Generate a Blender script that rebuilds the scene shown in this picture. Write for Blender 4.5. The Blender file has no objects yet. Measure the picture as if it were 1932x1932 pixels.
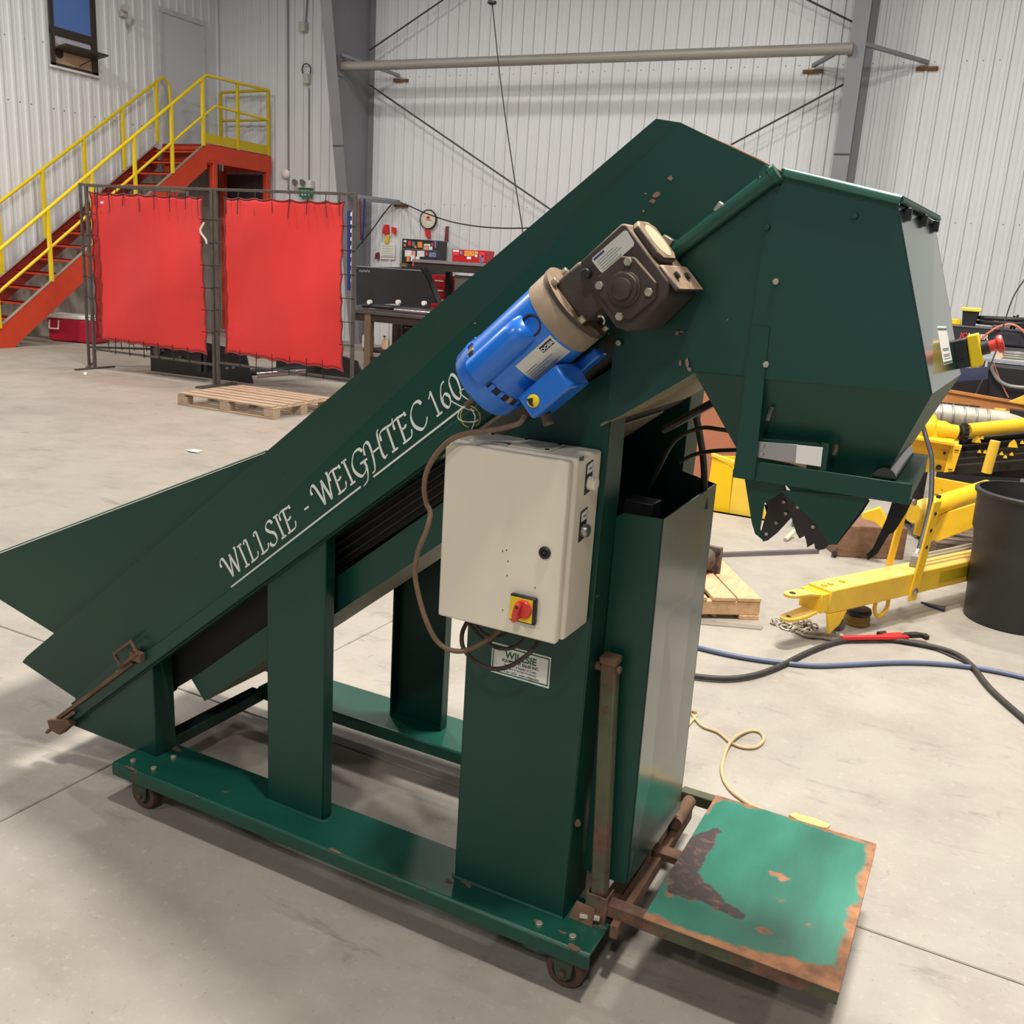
import bpy, bmesh, math, random
from mathutils import Vector, Matrix
random.seed(7)
C = bpy.context.scene
COL = C.collection
PI = math.pi

# ------------------------------------------------------------------ camera
EYE = Vector((0.0, 0.0, 1.6))
FOC = 1780.198                      # focal length in pixels of the 1932 px frame
YAW, PITCH, ROLL = 0.4394846, 0.2560261, -0.0636027
def cam_axes(yaw):
    f = Vector((-math.sin(yaw) * math.cos(PITCH), math.cos(yaw) * math.cos(PITCH), -math.sin(PITCH)))
    r = Vector((math.cos(yaw), math.sin(yaw), 0.0)); d = f.cross(r)
    r2 = r * math.cos(ROLL) + d * math.sin(ROLL); d2 = -r * math.sin(ROLL) + d * math.cos(ROLL)
    return r2, d2, f
CR, CD, CF = cam_axes(YAW)
cam = bpy.data.objects.new('camera', bpy.data.cameras.new('camera')); COL.objects.link(cam)
cam.matrix_world = Matrix(((CR.x, -CD.x, -CF.x, EYE.x), (CR.y, -CD.y, -CF.y, EYE.y), (CR.z, -CD.z, -CF.z, EYE.z), (0, 0, 0, 1)))
cam.data.sensor_fit = 'HORIZONTAL'; cam.data.sensor_width = 36.0; cam.data.lens = 36.0 * FOC / 1932.0
cam.data.clip_start = 0.05; cam.data.clip_end = 200
C.camera = cam

# ------------------------------------------------------------------ view, world, lamps
C.view_settings.view_transform = 'Standard'; C.view_settings.look = 'None'
C.view_settings.gamma = 1.0; C.view_settings.use_curve_mapping = False
C.view_settings.exposure = 0.0
W = bpy.data.worlds.new('hall_ambient'); C.world = W; W.use_nodes = True
W.node_tree.nodes['Background'].inputs[0].default_value = (0.80, 0.87, 1.0, 1)
W.node_tree.nodes['Background'].inputs[1].default_value = 0.06

LP = 0.40
def lamp(x, y, z, power, size, col=(1.0, 0.935, 0.86)):
    l = bpy.data.lights.new('bay_and_fill_light', 'AREA'); l.energy = power * LP; l.shape = 'DISK'; l.size = size; l.color = col
    o = bpy.data.objects.new('bay_and_fill_light', l); COL.objects.link(o); o.location = (x, y, z)
lamp(0.35, 0.95, 7.0, 640, 0.40)       # over the machine
lamp(-0.2, 3.5, 7.0, 1600, 1.0)
for lx, ly, lp in ((-11.4, 6.0, 760), (-6.0, 6.4, 640), (0.6, 7.2, 440), (6.0, 5.6, 420), (-8.6, 1.6, 200), (-9.5, 10.2, 230), (-4.6, 10.2, 260), (0.2, 10.4, 250), (1.0, -4.2, 560), (-4.5, -5.0, 420)):  # further lamps, some added to brighten the walls and the machine's front
    lamp(lx, ly, 7.0, lp, 0.6)

dl = bpy.data.lights.new('front_fill_light', 'AREA'); dl.shape = 'RECTANGLE'; dl.size = 7.0; dl.size_y = 5.0; dl.energy = 110; dl.color = (0.80, 0.95, 1.0)  # unseen fill added in front for the control box and hopper glow
do_ = bpy.data.objects.new('front_fill_light', dl); COL.objects.link(do_); do_.location = (-2.0, -11.0, 2.6); do_.rotation_euler = (math.radians(90), 0, 0)

# ------------------------------------------------------------------ points on real planes of the hall
def ray(px, py, yaw=None):
    r, d, f = (CR, CD, CF) if yaw is None else cam_axes(yaw)
    return r * ((px - 966.0) / FOC) + d * ((py - 966.0) / FOC) + f
def Zp(px, py, z=0.0): d = ray(px, py); return EYE + d * ((z - EYE.z) / d.z)
def Yp(px, py, y): d = ray(px, py); return EYE + d * ((y - EYE.y) / d.y)
def Xp(px, py, x): d = ray(px, py); return EYE + d * ((x - EYE.x) / d.x)
MROT = -0.0246773                   # the machine stands turned by this much in the hall
def mZ(px, py, z=0.0): d = ray(px, py, YAW - MROT); return EYE + d * ((z - EYE.z) / d.z)
def mY(px, py, y): d = ray(px, py, YAW - MROT); return EYE + d * ((y - EYE.y) / d.y)
def mX(px, py, x): d = ray(px, py, YAW - MROT); return EYE + d * ((x - EYE.x) / d.x)
def V(*a): return Vector(a)

# ------------------------------------------------------------------ materials
def lin(c):
    return tuple(((v / 255.0) / 12.92 if v <= 10 else (((v / 255.0) + 0.055) / 1.055) ** 2.4) for v in c[:3]) + (1.0,)
class NT:
    def __init__(s, name):
        s.m = bpy.data.materials.new(name); s.m.use_nodes = True; s.t = s.m.node_tree
        s.b = s.t.nodes['Principled BSDF']
        s.tc = s.t.nodes.new('ShaderNodeTexCoord')
    def n(s, typ, **kw):
        x = s.t.nodes.new(typ)
        for k, v in kw.items():
            if k.startswith('i_'):
                key = k[2:]; key = int(key) if key.isdigit() else key.replace('_', ' ')
                x.inputs[key].default_value = v
            else: setattr(x, k, v)
        return x
    def l(s, a, b): s.t.links.new(a, b)
    def noise(s, scale, detail=4, rough=0.55, stretch=None, dist=0.0):
        x = s.n('ShaderNodeTexNoise'); x.inputs['Scale'].default_value = scale; x.inputs['Detail'].default_value = detail
        x.inputs['Roughness'].default_value = rough; x.inputs['Distortion'].default_value = dist
        if stretch:
            mp = s.n('ShaderNodeMapping'); mp.inputs['Scale'].default_value = stretch
            s.l(s.tc.outputs['Object'], mp.inputs[0]); s.l(mp.outputs[0], x.inputs['Vector'])
        else: s.l(s.tc.outputs['Object'], x.inputs['Vector'])
        return x.outputs['Fac']
    def ramp(s, fac, lo, hi, a=0.0, b=1.0):
        x = s.n('ShaderNodeMapRange'); x.inputs['From Min'].default_value = lo; x.inputs['From Max'].default_value = hi
        x.inputs['To Min'].default_value = a; x.inputs['To Max'].default_value = b
        s.l(fac, x.inputs['Value']); return x.outputs[0]
    def math(s, op, a, b=0.0, c=None):
        x = s.n('ShaderNodeMath', operation=op)
        for i, v in enumerate((a, b, c)):
            if v is None: continue
            if isinstance(v, (int, float)): x.inputs[i].default_value = v
            else: s.l(v, x.inputs[i])
        x.use_clamp = False; return x.outputs[0]
    def mix(s, fac, a, b):
        x = s.n('ShaderNodeMix', data_type='RGBA'); x.clamp_factor = True
        for sock, v in ((x.inputs[0], fac), (x.inputs[6], a), (x.inputs[7], b)):
            if isinstance(v, (int, float)): sock.default_value = v
            elif isinstance(v, tuple): sock.default_value = v
            else: s.l(v, sock)
        return x.outputs[2]
    def fmix(s, fac, a, b):
        x = s.n('ShaderNodeMix', data_type='FLOAT')
        for sock, v in ((x.inputs[0], fac), (x.inputs[2], a), (x.inputs[3], b)):
            if isinstance(v, (int, float)): sock.default_value = v
            else: s.l(v, sock)
        return x.outputs[0]
    def xyz(s):
        x = s.n('ShaderNodeSeparateXYZ'); s.l(s.tc.outputs['Object'], x.inputs[0]); return x.outputs
    def bump(s, h, strength=0.2, dist=0.01):
        x = s.n('ShaderNodeBump'); x.inputs['Strength'].default_value = strength; x.inputs['Distance'].default_value = dist
        s.l(h, x.inputs['Height']); s.l(x.outputs[0], s.b.inputs['Normal'])
MATS = {}
def mat(name, col, rough=0.5, metal=0.0, var=0.12, scale=4.0, bump=0.0, rust=0.0, rcol=(120, 80, 55), rscale=9.0, coat=0.0, dust=0.0, spec=0.5, stretch=None):
    if name in MATS: return MATS[name]
    s = NT(name); base = lin(col)
    dark = tuple(v * (1 - var) for v in base[:3]) + (1,); lite = tuple(min(1, v * (1 + var)) for v in base[:3]) + (1,)
    c = s.mix(s.ramp(s.noise(scale, 5, 0.6, stretch), 0.3, 0.7), dark, lite)
    rg = rough
    if dust > 0:
        geo = s.n('ShaderNodeNewGeometry'); sx = s.n('ShaderNodeSeparateXYZ'); s.l(geo.outputs['Normal'], sx.inputs[0])
        up = s.math('MULTIPLY', s.ramp(sx.outputs[2], 0.35, 0.9), s.ramp(s.noise(scale * 2.3, 4), 0.3, 0.65, 0.35, 1.0))
        c = s.mix(s.math('MULTIPLY', up, dust), c, lin((196, 168, 134)))
    if rust > 0:
        nz = s.noise(rscale, 9, 0.66)
        k = s.ramp(nz, 0.70 - rust * 0.35, 0.73 - rust * 0.35)
        rc = s.mix(s.ramp(s.noise(rscale * 4, 4), 0.35, 0.65), lin(rcol), tuple(v * 0.5 for v in lin(rcol)[:3]) + (1,))
        c = s.mix(k, c, rc); rg = s.fmix(k, rough, 0.85)
    s.l(c, s.b.inputs['Base Color'])
    if isinstance(rg, float): s.b.inputs['Roughness'].default_value = rg
    else: s.l(rg, s.b.inputs['Roughness'])
    s.b.inputs['Metallic'].default_value = metal; s.b.inputs['Coat Weight'].default_value = coat; s.b.inputs['Coat Roughness'].default_value = 0.15
    s.b.inputs['Specular IOR Level'].default_value = spec
    if bump > 0: s.bump(s.noise(scale * 8, 5, 0.6, stretch), bump, 0.004)
    MATS[name] = s.m; return s.m

# ------------------------------------------------------------------ mesh builder
class MB:
    def __init__(s): s.v = []; s.f = []
    def add(s, vs, fs):
        o = len(s.v); s.v += [Vector(p) for p in vs]; s.f += [tuple(i + o for i in f) for f in fs]; return s
    def box(s, a, b):
        x0, x1 = sorted((a[0], b[0])); y0, y1 = sorted((a[1], b[1])); z0, z1 = sorted((a[2], b[2]))
        return s.add([(x0, y0, z0), (x1, y0, z0), (x1, y1, z0), (x0, y1, z0), (x0, y0, z1), (x1, y0, z1), (x1, y1, z1), (x0, y1, z1)],
                     [(0, 3, 2, 1), (4, 5, 6, 7), (0, 1, 5, 4), (1, 2, 6, 5), (2, 3, 7, 6), (3, 0, 4, 7)])
    def hexa(s, lo, hi):            # eight corners: two quads
        return s.add(list(lo) + list(hi), [(0, 3, 2, 1), (4, 5, 6, 7), (0, 1, 5, 4), (1, 2, 6, 5), (2, 3, 7, 6), (3, 0, 4, 7)])
    def obox(s, c, ux, uy, uz):     # centre and three half vectors
        c, ux, uy, uz = Vector(c), Vector(ux), Vector(uy), Vector(uz)
        return s.hexa([c - ux - uy - uz, c + ux - uy - uz, c + ux + uy - uz, c - ux + uy - uz], [c - ux - uy + uz, c + ux - uy + uz, c + ux + uy + uz, c - ux + uy + uz])
    def bar(s, p, q, w, h, up=(0, 0, 1)):   # rectangular bar between two points
        p, q = Vector(p), Vector(q); d = (q - p); L = d.length; d.normalize(); side = d.cross(Vector(up))
        if side.length < 1e-5: side = d.cross(Vector((1, 0, 0)))
        side.normalize(); u = side.cross(d)
        return s.obox((p + q) / 2, d * L / 2, side * w / 2, u * h / 2)
    def slab(s, pts, off):          # flat polygon (list of 3D points) thickened by a vector
        n = len(pts); off = Vector(off); pts = [Vector(p) for p in pts]
        return s.add(pts + [p + off for p in pts], [tuple(range(n))[::-1], tuple(range(n, 2 * n))] + [(i, (i + 1) % n, n + (i + 1) % n, n + i) for i in range(n)])
    def ring(s, c, ax, r, n, ph=0.0):
        ax = Vector(ax).normalized(); a = Vector((0, 0, 1)) if abs(ax.z) < 0.9 else Vector((1, 0, 0))
        u = ax.cross(a).normalized(); w = ax.cross(u)
        return [Vector(c) + u * (r * math.cos(2 * PI * i / n + ph)) + w * (r * math.sin(2 * PI * i / n + ph)) for i in range(n)]
    def cyl(s, p, q, r, n=18, r1=None, caps=True, ph=0.0):
        p, q = Vector(p), Vector(q); ax = q - p
        A = s.ring(p, ax, r, n, ph); B = s.ring(q, ax, r if r1 is None else r1, n, ph)
        fs = [(i, (i + 1) % n, n + (i + 1) % n, n + i) for i in range(n)]
        if caps: fs += [tuple(range(n))[::-1], tuple(range(n, 2 * n))]
        return s.add(A + B, fs)
    def lathe(s, c, ax, prof, n=24, caps=True):        # prof: (distance along axis, radius)
        ax = Vector(ax).normalized(); R = [s.ring(Vector(c) + ax * t, ax, max(r, 1e-4), n) for t, r in prof]
        vs = [p for r in R for p in r]; fs = []
        for k in range(len(prof) - 1):
            fs += [(k * n + i, k * n + (i + 1) % n, (k + 1) * n + (i + 1) % n, (k + 1) * n + i) for i in range(n)]
        if caps: fs += [tuple(range(n))[::-1], tuple(range((len(prof) - 1) * n, len(prof) * n))]
        return s.add(vs, fs)
    def tube(s, pts, r, n=8, closed=False, sub=6):
        P = spline(pts, sub, closed); m = len(P); vs = []; prev = None
        for i, p in enumerate(P):
            a = P[(i + 1) % m] if (closed or i < m - 1) else P[i]; b = P[i - 1] if (closed or i > 0) else P[i]
            t = (a - b).normalized()
            if prev is None:
                u = t.cross(Vector((0, 0, 1)))
                if u.length < 1e-3: u = t.cross(Vector((1, 0, 0)))
            else: u = prev - t * prev.dot(t)
            u.normalize(); prev = u; w = t.cross(u)
            vs += [p + u * (r * math.cos(2 * PI * k / n)) + w * (r * math.sin(2 * PI * k / n)) for k in range(n)]
        fs = []
        for i in range(m if closed else m - 1):
            j = (i + 1) % m
            fs += [(i * n + k, i * n + (k + 1) % n, j * n + (k + 1) % n, j * n + k) for k in range(n)]
        if not closed: fs += [tuple(range(n))[::-1], tuple(range((m - 1) * n, m * n))]
        return s.add(vs, fs)
    def sphere(s, c, r, n=12, sz=1.0):
        return s.lathe(Vector(c) - Vector((0, 0, r * sz)), (0, 0, 1), [(r * sz * (1 - math.cos(PI * k / 8)), r * math.sin(PI * k / 8)) for k in range(9)], n)
def spline(pts, sub=6, closed=False):
    P = [Vector(p) for p in pts]; n = len(P)
    if n < 3 or sub <= 1: return P
    out = []
    for i in range(n if closed else n - 1):
        p0 = P[(i - 1) % n] if (closed or i > 0) else P[0] * 2 - P[1]
        p1, p2 = P[i], P[(i + 1) % n]
        p3 = P[(i + 2) % n] if (closed or i < n - 2) else P[-1] * 2 - P[-2]
        for k in range(sub):
            t = k / sub
            out.append(0.5 * ((2 * p1) + (p2 - p0) * t + (2 * p0 - 5 * p1 + 4 * p2 - p3) * t * t + (3 * p1 - p0 - 3 * p2 + p3) * t ** 3))
    if not closed: out.append(P[-1])
    return out
ORG = {}
def link(name, data, parent=None):
    o = bpy.data.objects.new(name, data); COL.objects.link(o)
    if parent is not None: o.parent = parent; ORG[o.name] = ORG.get(parent.name, Vector())
    return o
def OB(name, mb, m, parent=None, bevel=0.0, label=None, org=None, smooth=True, seg=2, kind=None):
    o0 = ORG.get(parent.name, Vector()) if parent is not None else Vector(org) if org is not None else base_of(mb)
    me = bpy.data.meshes.new(name); me.from_pydata([p - o0 for p in mb.v], [], mb.f)
    bm = bmesh.new(); bm.from_mesh(me); bmesh.ops.recalc_face_normals(bm, faces=bm.faces); bm.to_mesh(me); bm.free()
    if smooth:
        for p in me.polygons: p.use_smooth = True
        me.set_sharp_from_angle(angle=math.radians(38))
    me.materials.append(m)
    o = link(name, me, parent)
    if parent is None: o.location = o0; ORG[o.name] = o0
    if bevel > 0:
        b = o.modifiers.new('edge', 'BEVEL'); b.width = bevel; b.segments = seg; b.limit_method = 'ANGLE'; b.angle_limit = math.radians(40); b.harden_normals = False
    if label: o['label'] = label
    if kind: o['kind'] = kind
    return o
def base_of(mb):
    xs = [p.x for p in mb.v]; ys = [p.y for p in mb.v]; zs = [p.z for p in mb.v]
    return Vector(((min(xs) + max(xs)) / 2, (min(ys) + max(ys)) / 2, min(zs)))
def tag(o, label, cat, group=None):
    o['label'] = label; o['category'] = cat
    if group: o['group'] = group
    return o
def thing(name, label, cat, loc, group=None):
    o = link(name, None); o.location = loc; ORG[o.name] = Vector(loc); o.empty_display_size = 0.1
    return tag(o, label, cat, group)
def struct(o): o['kind'] = 'structure'; return o
def hexbolt(name, p, ax, r, h, m, parent, n=6):
    return OB(name, MB().cyl(Vector(p), Vector(p) + Vector(ax).normalized() * h, r, n), m, parent, bevel=r * 0.12)
def text(name, s, origin, xdir, ydir, size, m, parent, ext=0.0006, align='LEFT', bold=0.0):
    cu = bpy.data.curves.new(name, 'FONT'); cu.body = s; cu.size = size; cu.extrude = ext; cu.align_x = align; cu.offset = bold; cu.resolution_u = 3
    t = bpy.data.objects.new(name, cu); COL.objects.link(t); bpy.context.view_layer.update()
    me = bpy.data.meshes.new_from_object(t.evaluated_get(bpy.context.evaluated_depsgraph_get())); bpy.data.objects.remove(t); bpy.data.curves.remove(cu)
    x = Vector(xdir).normalized(); z = x.cross(Vector(ydir)).normalized(); y = z.cross(x)
    p = Vector(origin) - ORG.get(parent.name, Vector())
    me.transform(Matrix(((x.x, y.x, z.x, p.x), (x.y, y.y, z.y, p.y), (x.z, y.z, z.z, p.z), (0, 0, 0, 1))))
    me.materials.clear(); me.materials.append(m); me.name = name
    return link(name, me, parent)
# ================================================================== the green bagging machine (built in its own frame, root turned into the hall)
GREEN = mat('green_enamel', (11, 63, 53), 0.36, 0, 0.10, 2.0, spec=.4)
GREENW = mat('green_enamel_worn', (13, 72, 60), 0.40, 0, 0.16, 5.0, rust=0.16, rcol=(122, 84, 62), rscale=13, spec=.5)
GREENLIT = mat('green_enamel_lit_edge', (24, 96, 82), 0.30, 0, 0.15, 12, coat=.8)  # lighter green paints the highlight along lip and rim
RUST = mat('rusty_steel', (112, 84, 66), 0.85, 0.1, 0.35, 14, bump=0.25)
RUSTG = mat('rusty_green_tube', (84, 84, 62), 0.7, 0, 0.3, 9, rust=0.58, rcol=(122, 90, 74), rscale=6)
BLACKR = mat('black_rubber', (26, 24, 24), 0.62, 0, 0.25, 9, bump=0.1)
STEEL = mat('stainless_steel', (168, 160, 158), 0.33, 0.85, 0.06, 3)
ZINC = mat('zinc_bolt', (176, 168, 150), 0.42, 0.6, 0.2, 40)
WHITE = mat('white_print', (232, 232, 226), 0.5, 0, 0.03)
DKPRINT = mat('dark_print', (30, 30, 34), 0.6)
GRPRINT = mat('green_print', (12, 96, 66), 0.5)
REDP = mat('red_plastic', (214, 62, 56), 0.36, 0, 0.06)
YELP = mat('yellow_plastic', (238, 205, 20), 0.42, 0, 0.05)
BLKP = mat('black_plastic', (32, 32, 36), 0.45, 0, 0.1)
IVORY = mat('ivory_plastic', (232, 226, 208), 0.4)

mb0 = Vector((-1.34, 2.08, 0.0))
mach = link('bagging_machine', None)
mach.location = Matrix.Rotation(MROT, 3, 'Z') @ mb0; mach.rotation_euler = (0, 0, MROT); mach.empty_display_size = 0.2
ORG[mach.name] = mb0
tag(mach, 'green steel inclined conveyor bagging machine on castors with blue motor and white control box', 'machine')
def xz(pts, y): return [(a, y, b) for a, b in pts]

# --- base frame
def channel_beam(y0, y1):
    b = MB(); x0, x1 = -2.083, -0.583
    prof = [(y0, .100), (y0, .134), (y0 + .006, .140), (y1 - .006, .140), (y1, .134), (y1, .100), (y1 - .006, .100), (y1 - .006, .133), (y0 + .006, .133), (y0 + .006, .100)]
    n = len(prof); b.add([(x0, y, z) for y, z in prof] + [(x1, y, z) for y, z in prof], [(i, (i + 1) % n, n + (i + 1) % n, n + i) for i in range(n)])
    for x, d in ((x0, 0), (x1, n)):
        for q in ((0, 1, 8, 9), (1, 2, 8), (2, 3, 7, 8), (3, 4, 7), (4, 5, 6, 7)): b.f.append(tuple(len(b.v) - 2 * n + d + i for i in q))
    return b
for y0, y1 in ((1.683, 1.866), (2.289, 2.487)):
    OB('base_beam', channel_beam(y0, y1), GREENW, mach, bevel=.002)
OB('cross_member', MB().box((-2.105, 1.866, .098), (-2.055, 2.289, .136)), mat('shaded_green_steel', (14, 46, 42), .5), mach, bevel=.003)  # darker green paints in the shade around this member
OB('cross_member', MB().box((-.640, 1.866, .098), (-.600, 2.289, .128)), RUST, mach, bevel=.003)
for px, py in ((251, 1437.5), (290, 1452), (327, 1431), (1017, 1746), (1080, 1770)):
    p = mZ(px, py, .14); hexbolt('bolt', (p.x, p.y, .139), (0, 0, 1), .009, .009, ZINC, mach)
def castor(x, y):
    e = link('castor', None, mach)
    OB('wheel', MB().lathe((x, y - .019, .047), (0, 1, 0), [(0, .030), (.001, .044), (.006, .047), (.032, .047), (.037, .044), (.038, .030)], 28), mat('castor_wheel', (86, 62, 48), .7, 0, .3, 20), e, bevel=0)
    OB('hub', MB().cyl((x, y - .0195, .047), (x, y + .0195, .047), .030, 20), mat('castor_hub', (30, 26, 24), .8), e)
    OB('fork', MB().slab([(x - .030, y - .027, .1), (x + .026, y - .027, .1), (x + .020, y - .027, .040), (x + .006, y - .027, .024), (x - .010, y - .027, .026), (x - .020, y - .027, .040)], (0, .005, 0))
       .slab([(x - .030, y + .022, .1), (x + .026, y + .022, .1), (x + .020, y + .022, .040), (x + .006, y + .022, .024), (x - .010, y + .022, .026), (x - .020, y + .022, .040)], (0, .005, 0)).box((x - .04, y - .032, .094), (x + .04, y + .032, .1)),
       mat('castor_fork', (58, 72, 54), .6, 0, .3, 20), e, bevel=.001)
    hexbolt('axle_bolt', (x, y - .027, .047), (0, -1, 0), .008, .008, RUST, e)
for cx, cy in ((-2.000, 1.735), (-.652, 1.735), (-2.0, 2.43), (-.652, 2.43)): castor(cx, cy)

# --- legs
def cplate(pts, y, d): return MB().slab(xz(pts, y), (0, d, 0))
zb = lambda x: .129 + .806 * (x + 2.377)          # lower edge of the side plate
post = MB().slab(xz([(-1.580, .14), (-1.391, .14), (-1.391, zb(-1.391) + .02), (-1.580, zb(-1.58) + .02)], 1.774), (0, .006, 0))
post.slab([(-1.391, 1.774, .14), (-1.391, 1.812, .14), (-1.391, 1.812, zb(-1.391) + .02), (-1.391, 1.774, zb(-1.391) + .02)], (-.006, 0, 0))
post.slab([(-1.580, 1.774, .14), (-1.580, 1.812, .14), (-1.580, 1.812, zb(-1.58) + .02), (-1.580, 1.774, zb(-1.58) + .02)], (.006, 0, 0))
OB('post', post, GREEN, mach, bevel=.003)
post2 = MB().slab(xz([(-1.591, .14), (-1.393, .14), (-1.393, .95), (-1.591, .80)], 2.410), (0, -.006, 0))
post2.slab([(-1.393, 2.372, .14), (-1.393, 2.41, .14), (-1.393, 2.41, .95), (-1.393, 2.372, .95)], (-.006, 0, 0)).slab([(-1.591, 2.372, .14), (-1.591, 2.41, .14), (-1.591, 2.41, .8), (-1.591, 2.372, .8)], (.006, 0, 0))
OB('post', post2, GREEN, mach, bevel=.002)
OB('weld_bead', MB().tube([(-1.582, 1.773, .141), (-1.39, 1.773, .141), (-1.386, 1.81, .141)], .005, 6, sub=3), GREENW, mach)
g = [mY(px, py, 1.774) for px, py in ((129, 1366), (287, 1250), (296, 1427.5), (252.5, 1414.5))]
gus = MB().slab(g, (0, .006, 0)).slab([g[1], g[2], g[2] + V(0, .075, 0), g[1] + V(0, .075, .02)], (-.006, 0, 0))
OB('gusset_leg', gus, GREEN, mach, bevel=.003)
OB('gusset_leg', cplate([(-2.375, .14), (-2.0, .44), (-2.0, .14), (-2.18, .14)], 2.40, .006), GREEN, mach, bevel=.002)

# --- tower
tw = MB().slab(xz([(-.978, .14), (-.682, .14), (-.675, 1.42), (-.978, 1.20)], 1.764), (0, .006, 0))
tw.slab([(-.682, 1.764, .14), (-.682, 1.895, .14), (-.675, 1.85, 1.36), (-.675, 1.764, 1.42)], (-.006, 0, 0))
tw.slab([(-.978, 1.764, .14), (-.978, 1.895, .14), (-.978, 1.85, 1.1), (-.978, 1.764, 1.2)], (.006, 0, 0))
OB('tower_column', tw, GREEN, mach, bevel=.003)
tw2 = MB().slab(xz([(-.978, .14), (-.690, .14), (-.668, 1.36), (-.978, 1.15)], 2.290), (0, .006, 0)).slab([(-.690, 2.29, .14), (-.690, 2.40, .14), (-.668, 2.40, 1.36), (-.668, 2.29, 1.36)], (-.006, 0, 0))
OB('tower_column', tw2, GREEN, mach, bevel=.002)
OB('weld_bead', MB().tube([(-.98, 1.763, .141), (-.684, 1.763, .141)], .005, 6, sub=1), GREENW, mach)
for px, py in ((1124, 1122), (1088, 1550)):
    p = mX(px, py, -.682) if py > 1200 else mY(px, py, 1.79)
    hexbolt('bolt', p, (.6, -.8, 0) if py > 1200 else (0, -1, 0), .008, .012, RUST, mach)

# --- conveyor trough
def sideplate(y, sgn):
    bl, br = (-2.377, .129), (-.655, zb(-.655))
    tl, tr = (-2.505, .330), (-.637, 1.874)
    fl, fr = (-2.330, .240), (-.592, 1.868)              # kink outwards above this line, shaped to turn the upper sheet from the light
    head = (-.396, 1.785)
    b = MB(); t = .004 * sgn
    P = {'bl': (bl, 0), 'br': (br, 0), 'h2': ((-.40, 1.70), 0), 'hd': (head, 0), 'fr': (fr, 0), 'fl': (fl, 0), 'tl': (tl, -.045), 'tr': (tr, -.007), 'tl2': ((-2.485, .352), -.045)}
    names = list(P); vs = []
    for off in (0, t):
        vs += [(P[k][0][0], y + sgn * P[k][1] + off, P[k][0][1]) for k in names]
    ix = {k: i for i, k in enumerate(names)}; n = len(names)
    lower = [ix[k] for k in ('bl', 'br', 'h2', 'hd', 'fr', 'fl')]; upper = [ix[k] for k in ('fl', 'fr', 'tr', 'tl2', 'tl')]
    rim = [ix[k] for k in ('bl', 'br', 'h2', 'hd', 'fr', 'tr', 'tl2', 'tl', 'fl')]
    fs = [tuple(lower), tuple(upper), tuple(i + n for i in lower[::-1]), tuple(i + n for i in upper[::-1])] + [(rim[i], rim[(i + 1) % 9], rim[(i + 1) % 9] + n, rim[i] + n) for i in range(9)]
    return b.add(vs, fs)
sp = OB('side_plate', sideplate(1.765, 1), GREEN, mach, smooth=False)
OB('side_plate', sideplate(2.40, -1), GREEN, mach, smooth=False)
def slope_strip(y0, y1, x0, x1, d0, d1):          # strip parallel to the lower edge, d = distance above that edge
    s, c = math.sin(math.atan(.806)), math.cos(math.atan(.806))
    pts = []
    for x, d in ((x0, d0), (x1, d0), (x1, d1), (x0, d1)): pts.append((x - d * s, y0, zb(x) + d * c))
    return MB().slab(pts, (0, y1 - y0, 0))
OB('edge_channel', slope_strip(1.752, 1.766, -2.36, -.90, 0, .040), GREEN, mach, bevel=.004)
OB('edge_channel', slope_strip(1.766, 1.80, -2.36, -.70, -.004, .004), GREEN, mach)
OB('edge_channel', slope_strip(2.37, 2.41, -2.36, -.70, -.004, .004), GREEN, mach)
for d0 in (-.075, -.035, .01, .055, .10):
    OB('belt_guide', slope_strip(2.345, 2.40, -2.30, -.75, d0, d0 + .012), mat('belt_guide_steel', (52, 46, 38), .6, .3, .3, 9), mach)
OB('inner_panel', slope_strip(2.392, 2.398, -2.34, -.70, -.115, .02), mat('shade_black_steel', (24, 24, 24), .6, .2), mach)  # near-black colour stands in for the shade inside the trough
INK = mat('belt_shadow_black', (20, 19, 18), .7)  # black for the panels that carry the shade below the side plate
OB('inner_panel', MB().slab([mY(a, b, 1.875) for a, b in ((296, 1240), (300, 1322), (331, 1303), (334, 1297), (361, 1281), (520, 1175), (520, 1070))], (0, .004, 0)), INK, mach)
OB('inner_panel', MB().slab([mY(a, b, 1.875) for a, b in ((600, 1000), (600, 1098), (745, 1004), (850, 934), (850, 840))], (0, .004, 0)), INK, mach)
for k in range(5):
    OB('belt_guide', MB().bar(mY(610, 1012 + k * 17, 1.868), mY(845, 853 + k * 17, 1.868), .012, .005), MATS['belt_guide_steel'], mach)
OB('belt', slope_strip(1.80, 2.36, -2.36, -.50, .035, .060), BLACKR, mach)
for k in range(13):
    x = -2.25 + k * .14
    OB('belt_cleat', slope_strip(1.82, 2.34, x, x + .012, .060, .105), BLACKR, mach)
# return pan under the belt
pT = [mY(361, 1281, 1.845), mY(632, 1090.5, 1.845)]; pB = [mY(386, 1323, 1.845), mY(631.8, 1159, 1.845)]
dT = (pT[1] - pT[0]); dT = dT / dT.x; pT[1] = pT[0] + dT * (-.70 - pT[0].x)
dB = (pB[1] - pB[0]); dB = dB / dB.x; pB[1] = pB[0] + dB * (-.70 - pB[0].x)
OB('return_pan', MB().slab([pT[0], pT[1], pB[1], pB[0]], (0, .005, 0)), GREEN, mach)
OB('pan_floor', MB().slab([pB[0] + V(0, .005, 0), pB[1] + V(0, .005, 0), pB[1] + V(0, .33, 0), pB[0] + V(0, .33, 0)], (0, 0, .004)), mat('pan_dull', (120, 112, 92), .6, .2, .25, 12, stretch=(1, 6, 1)), mach)
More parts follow.
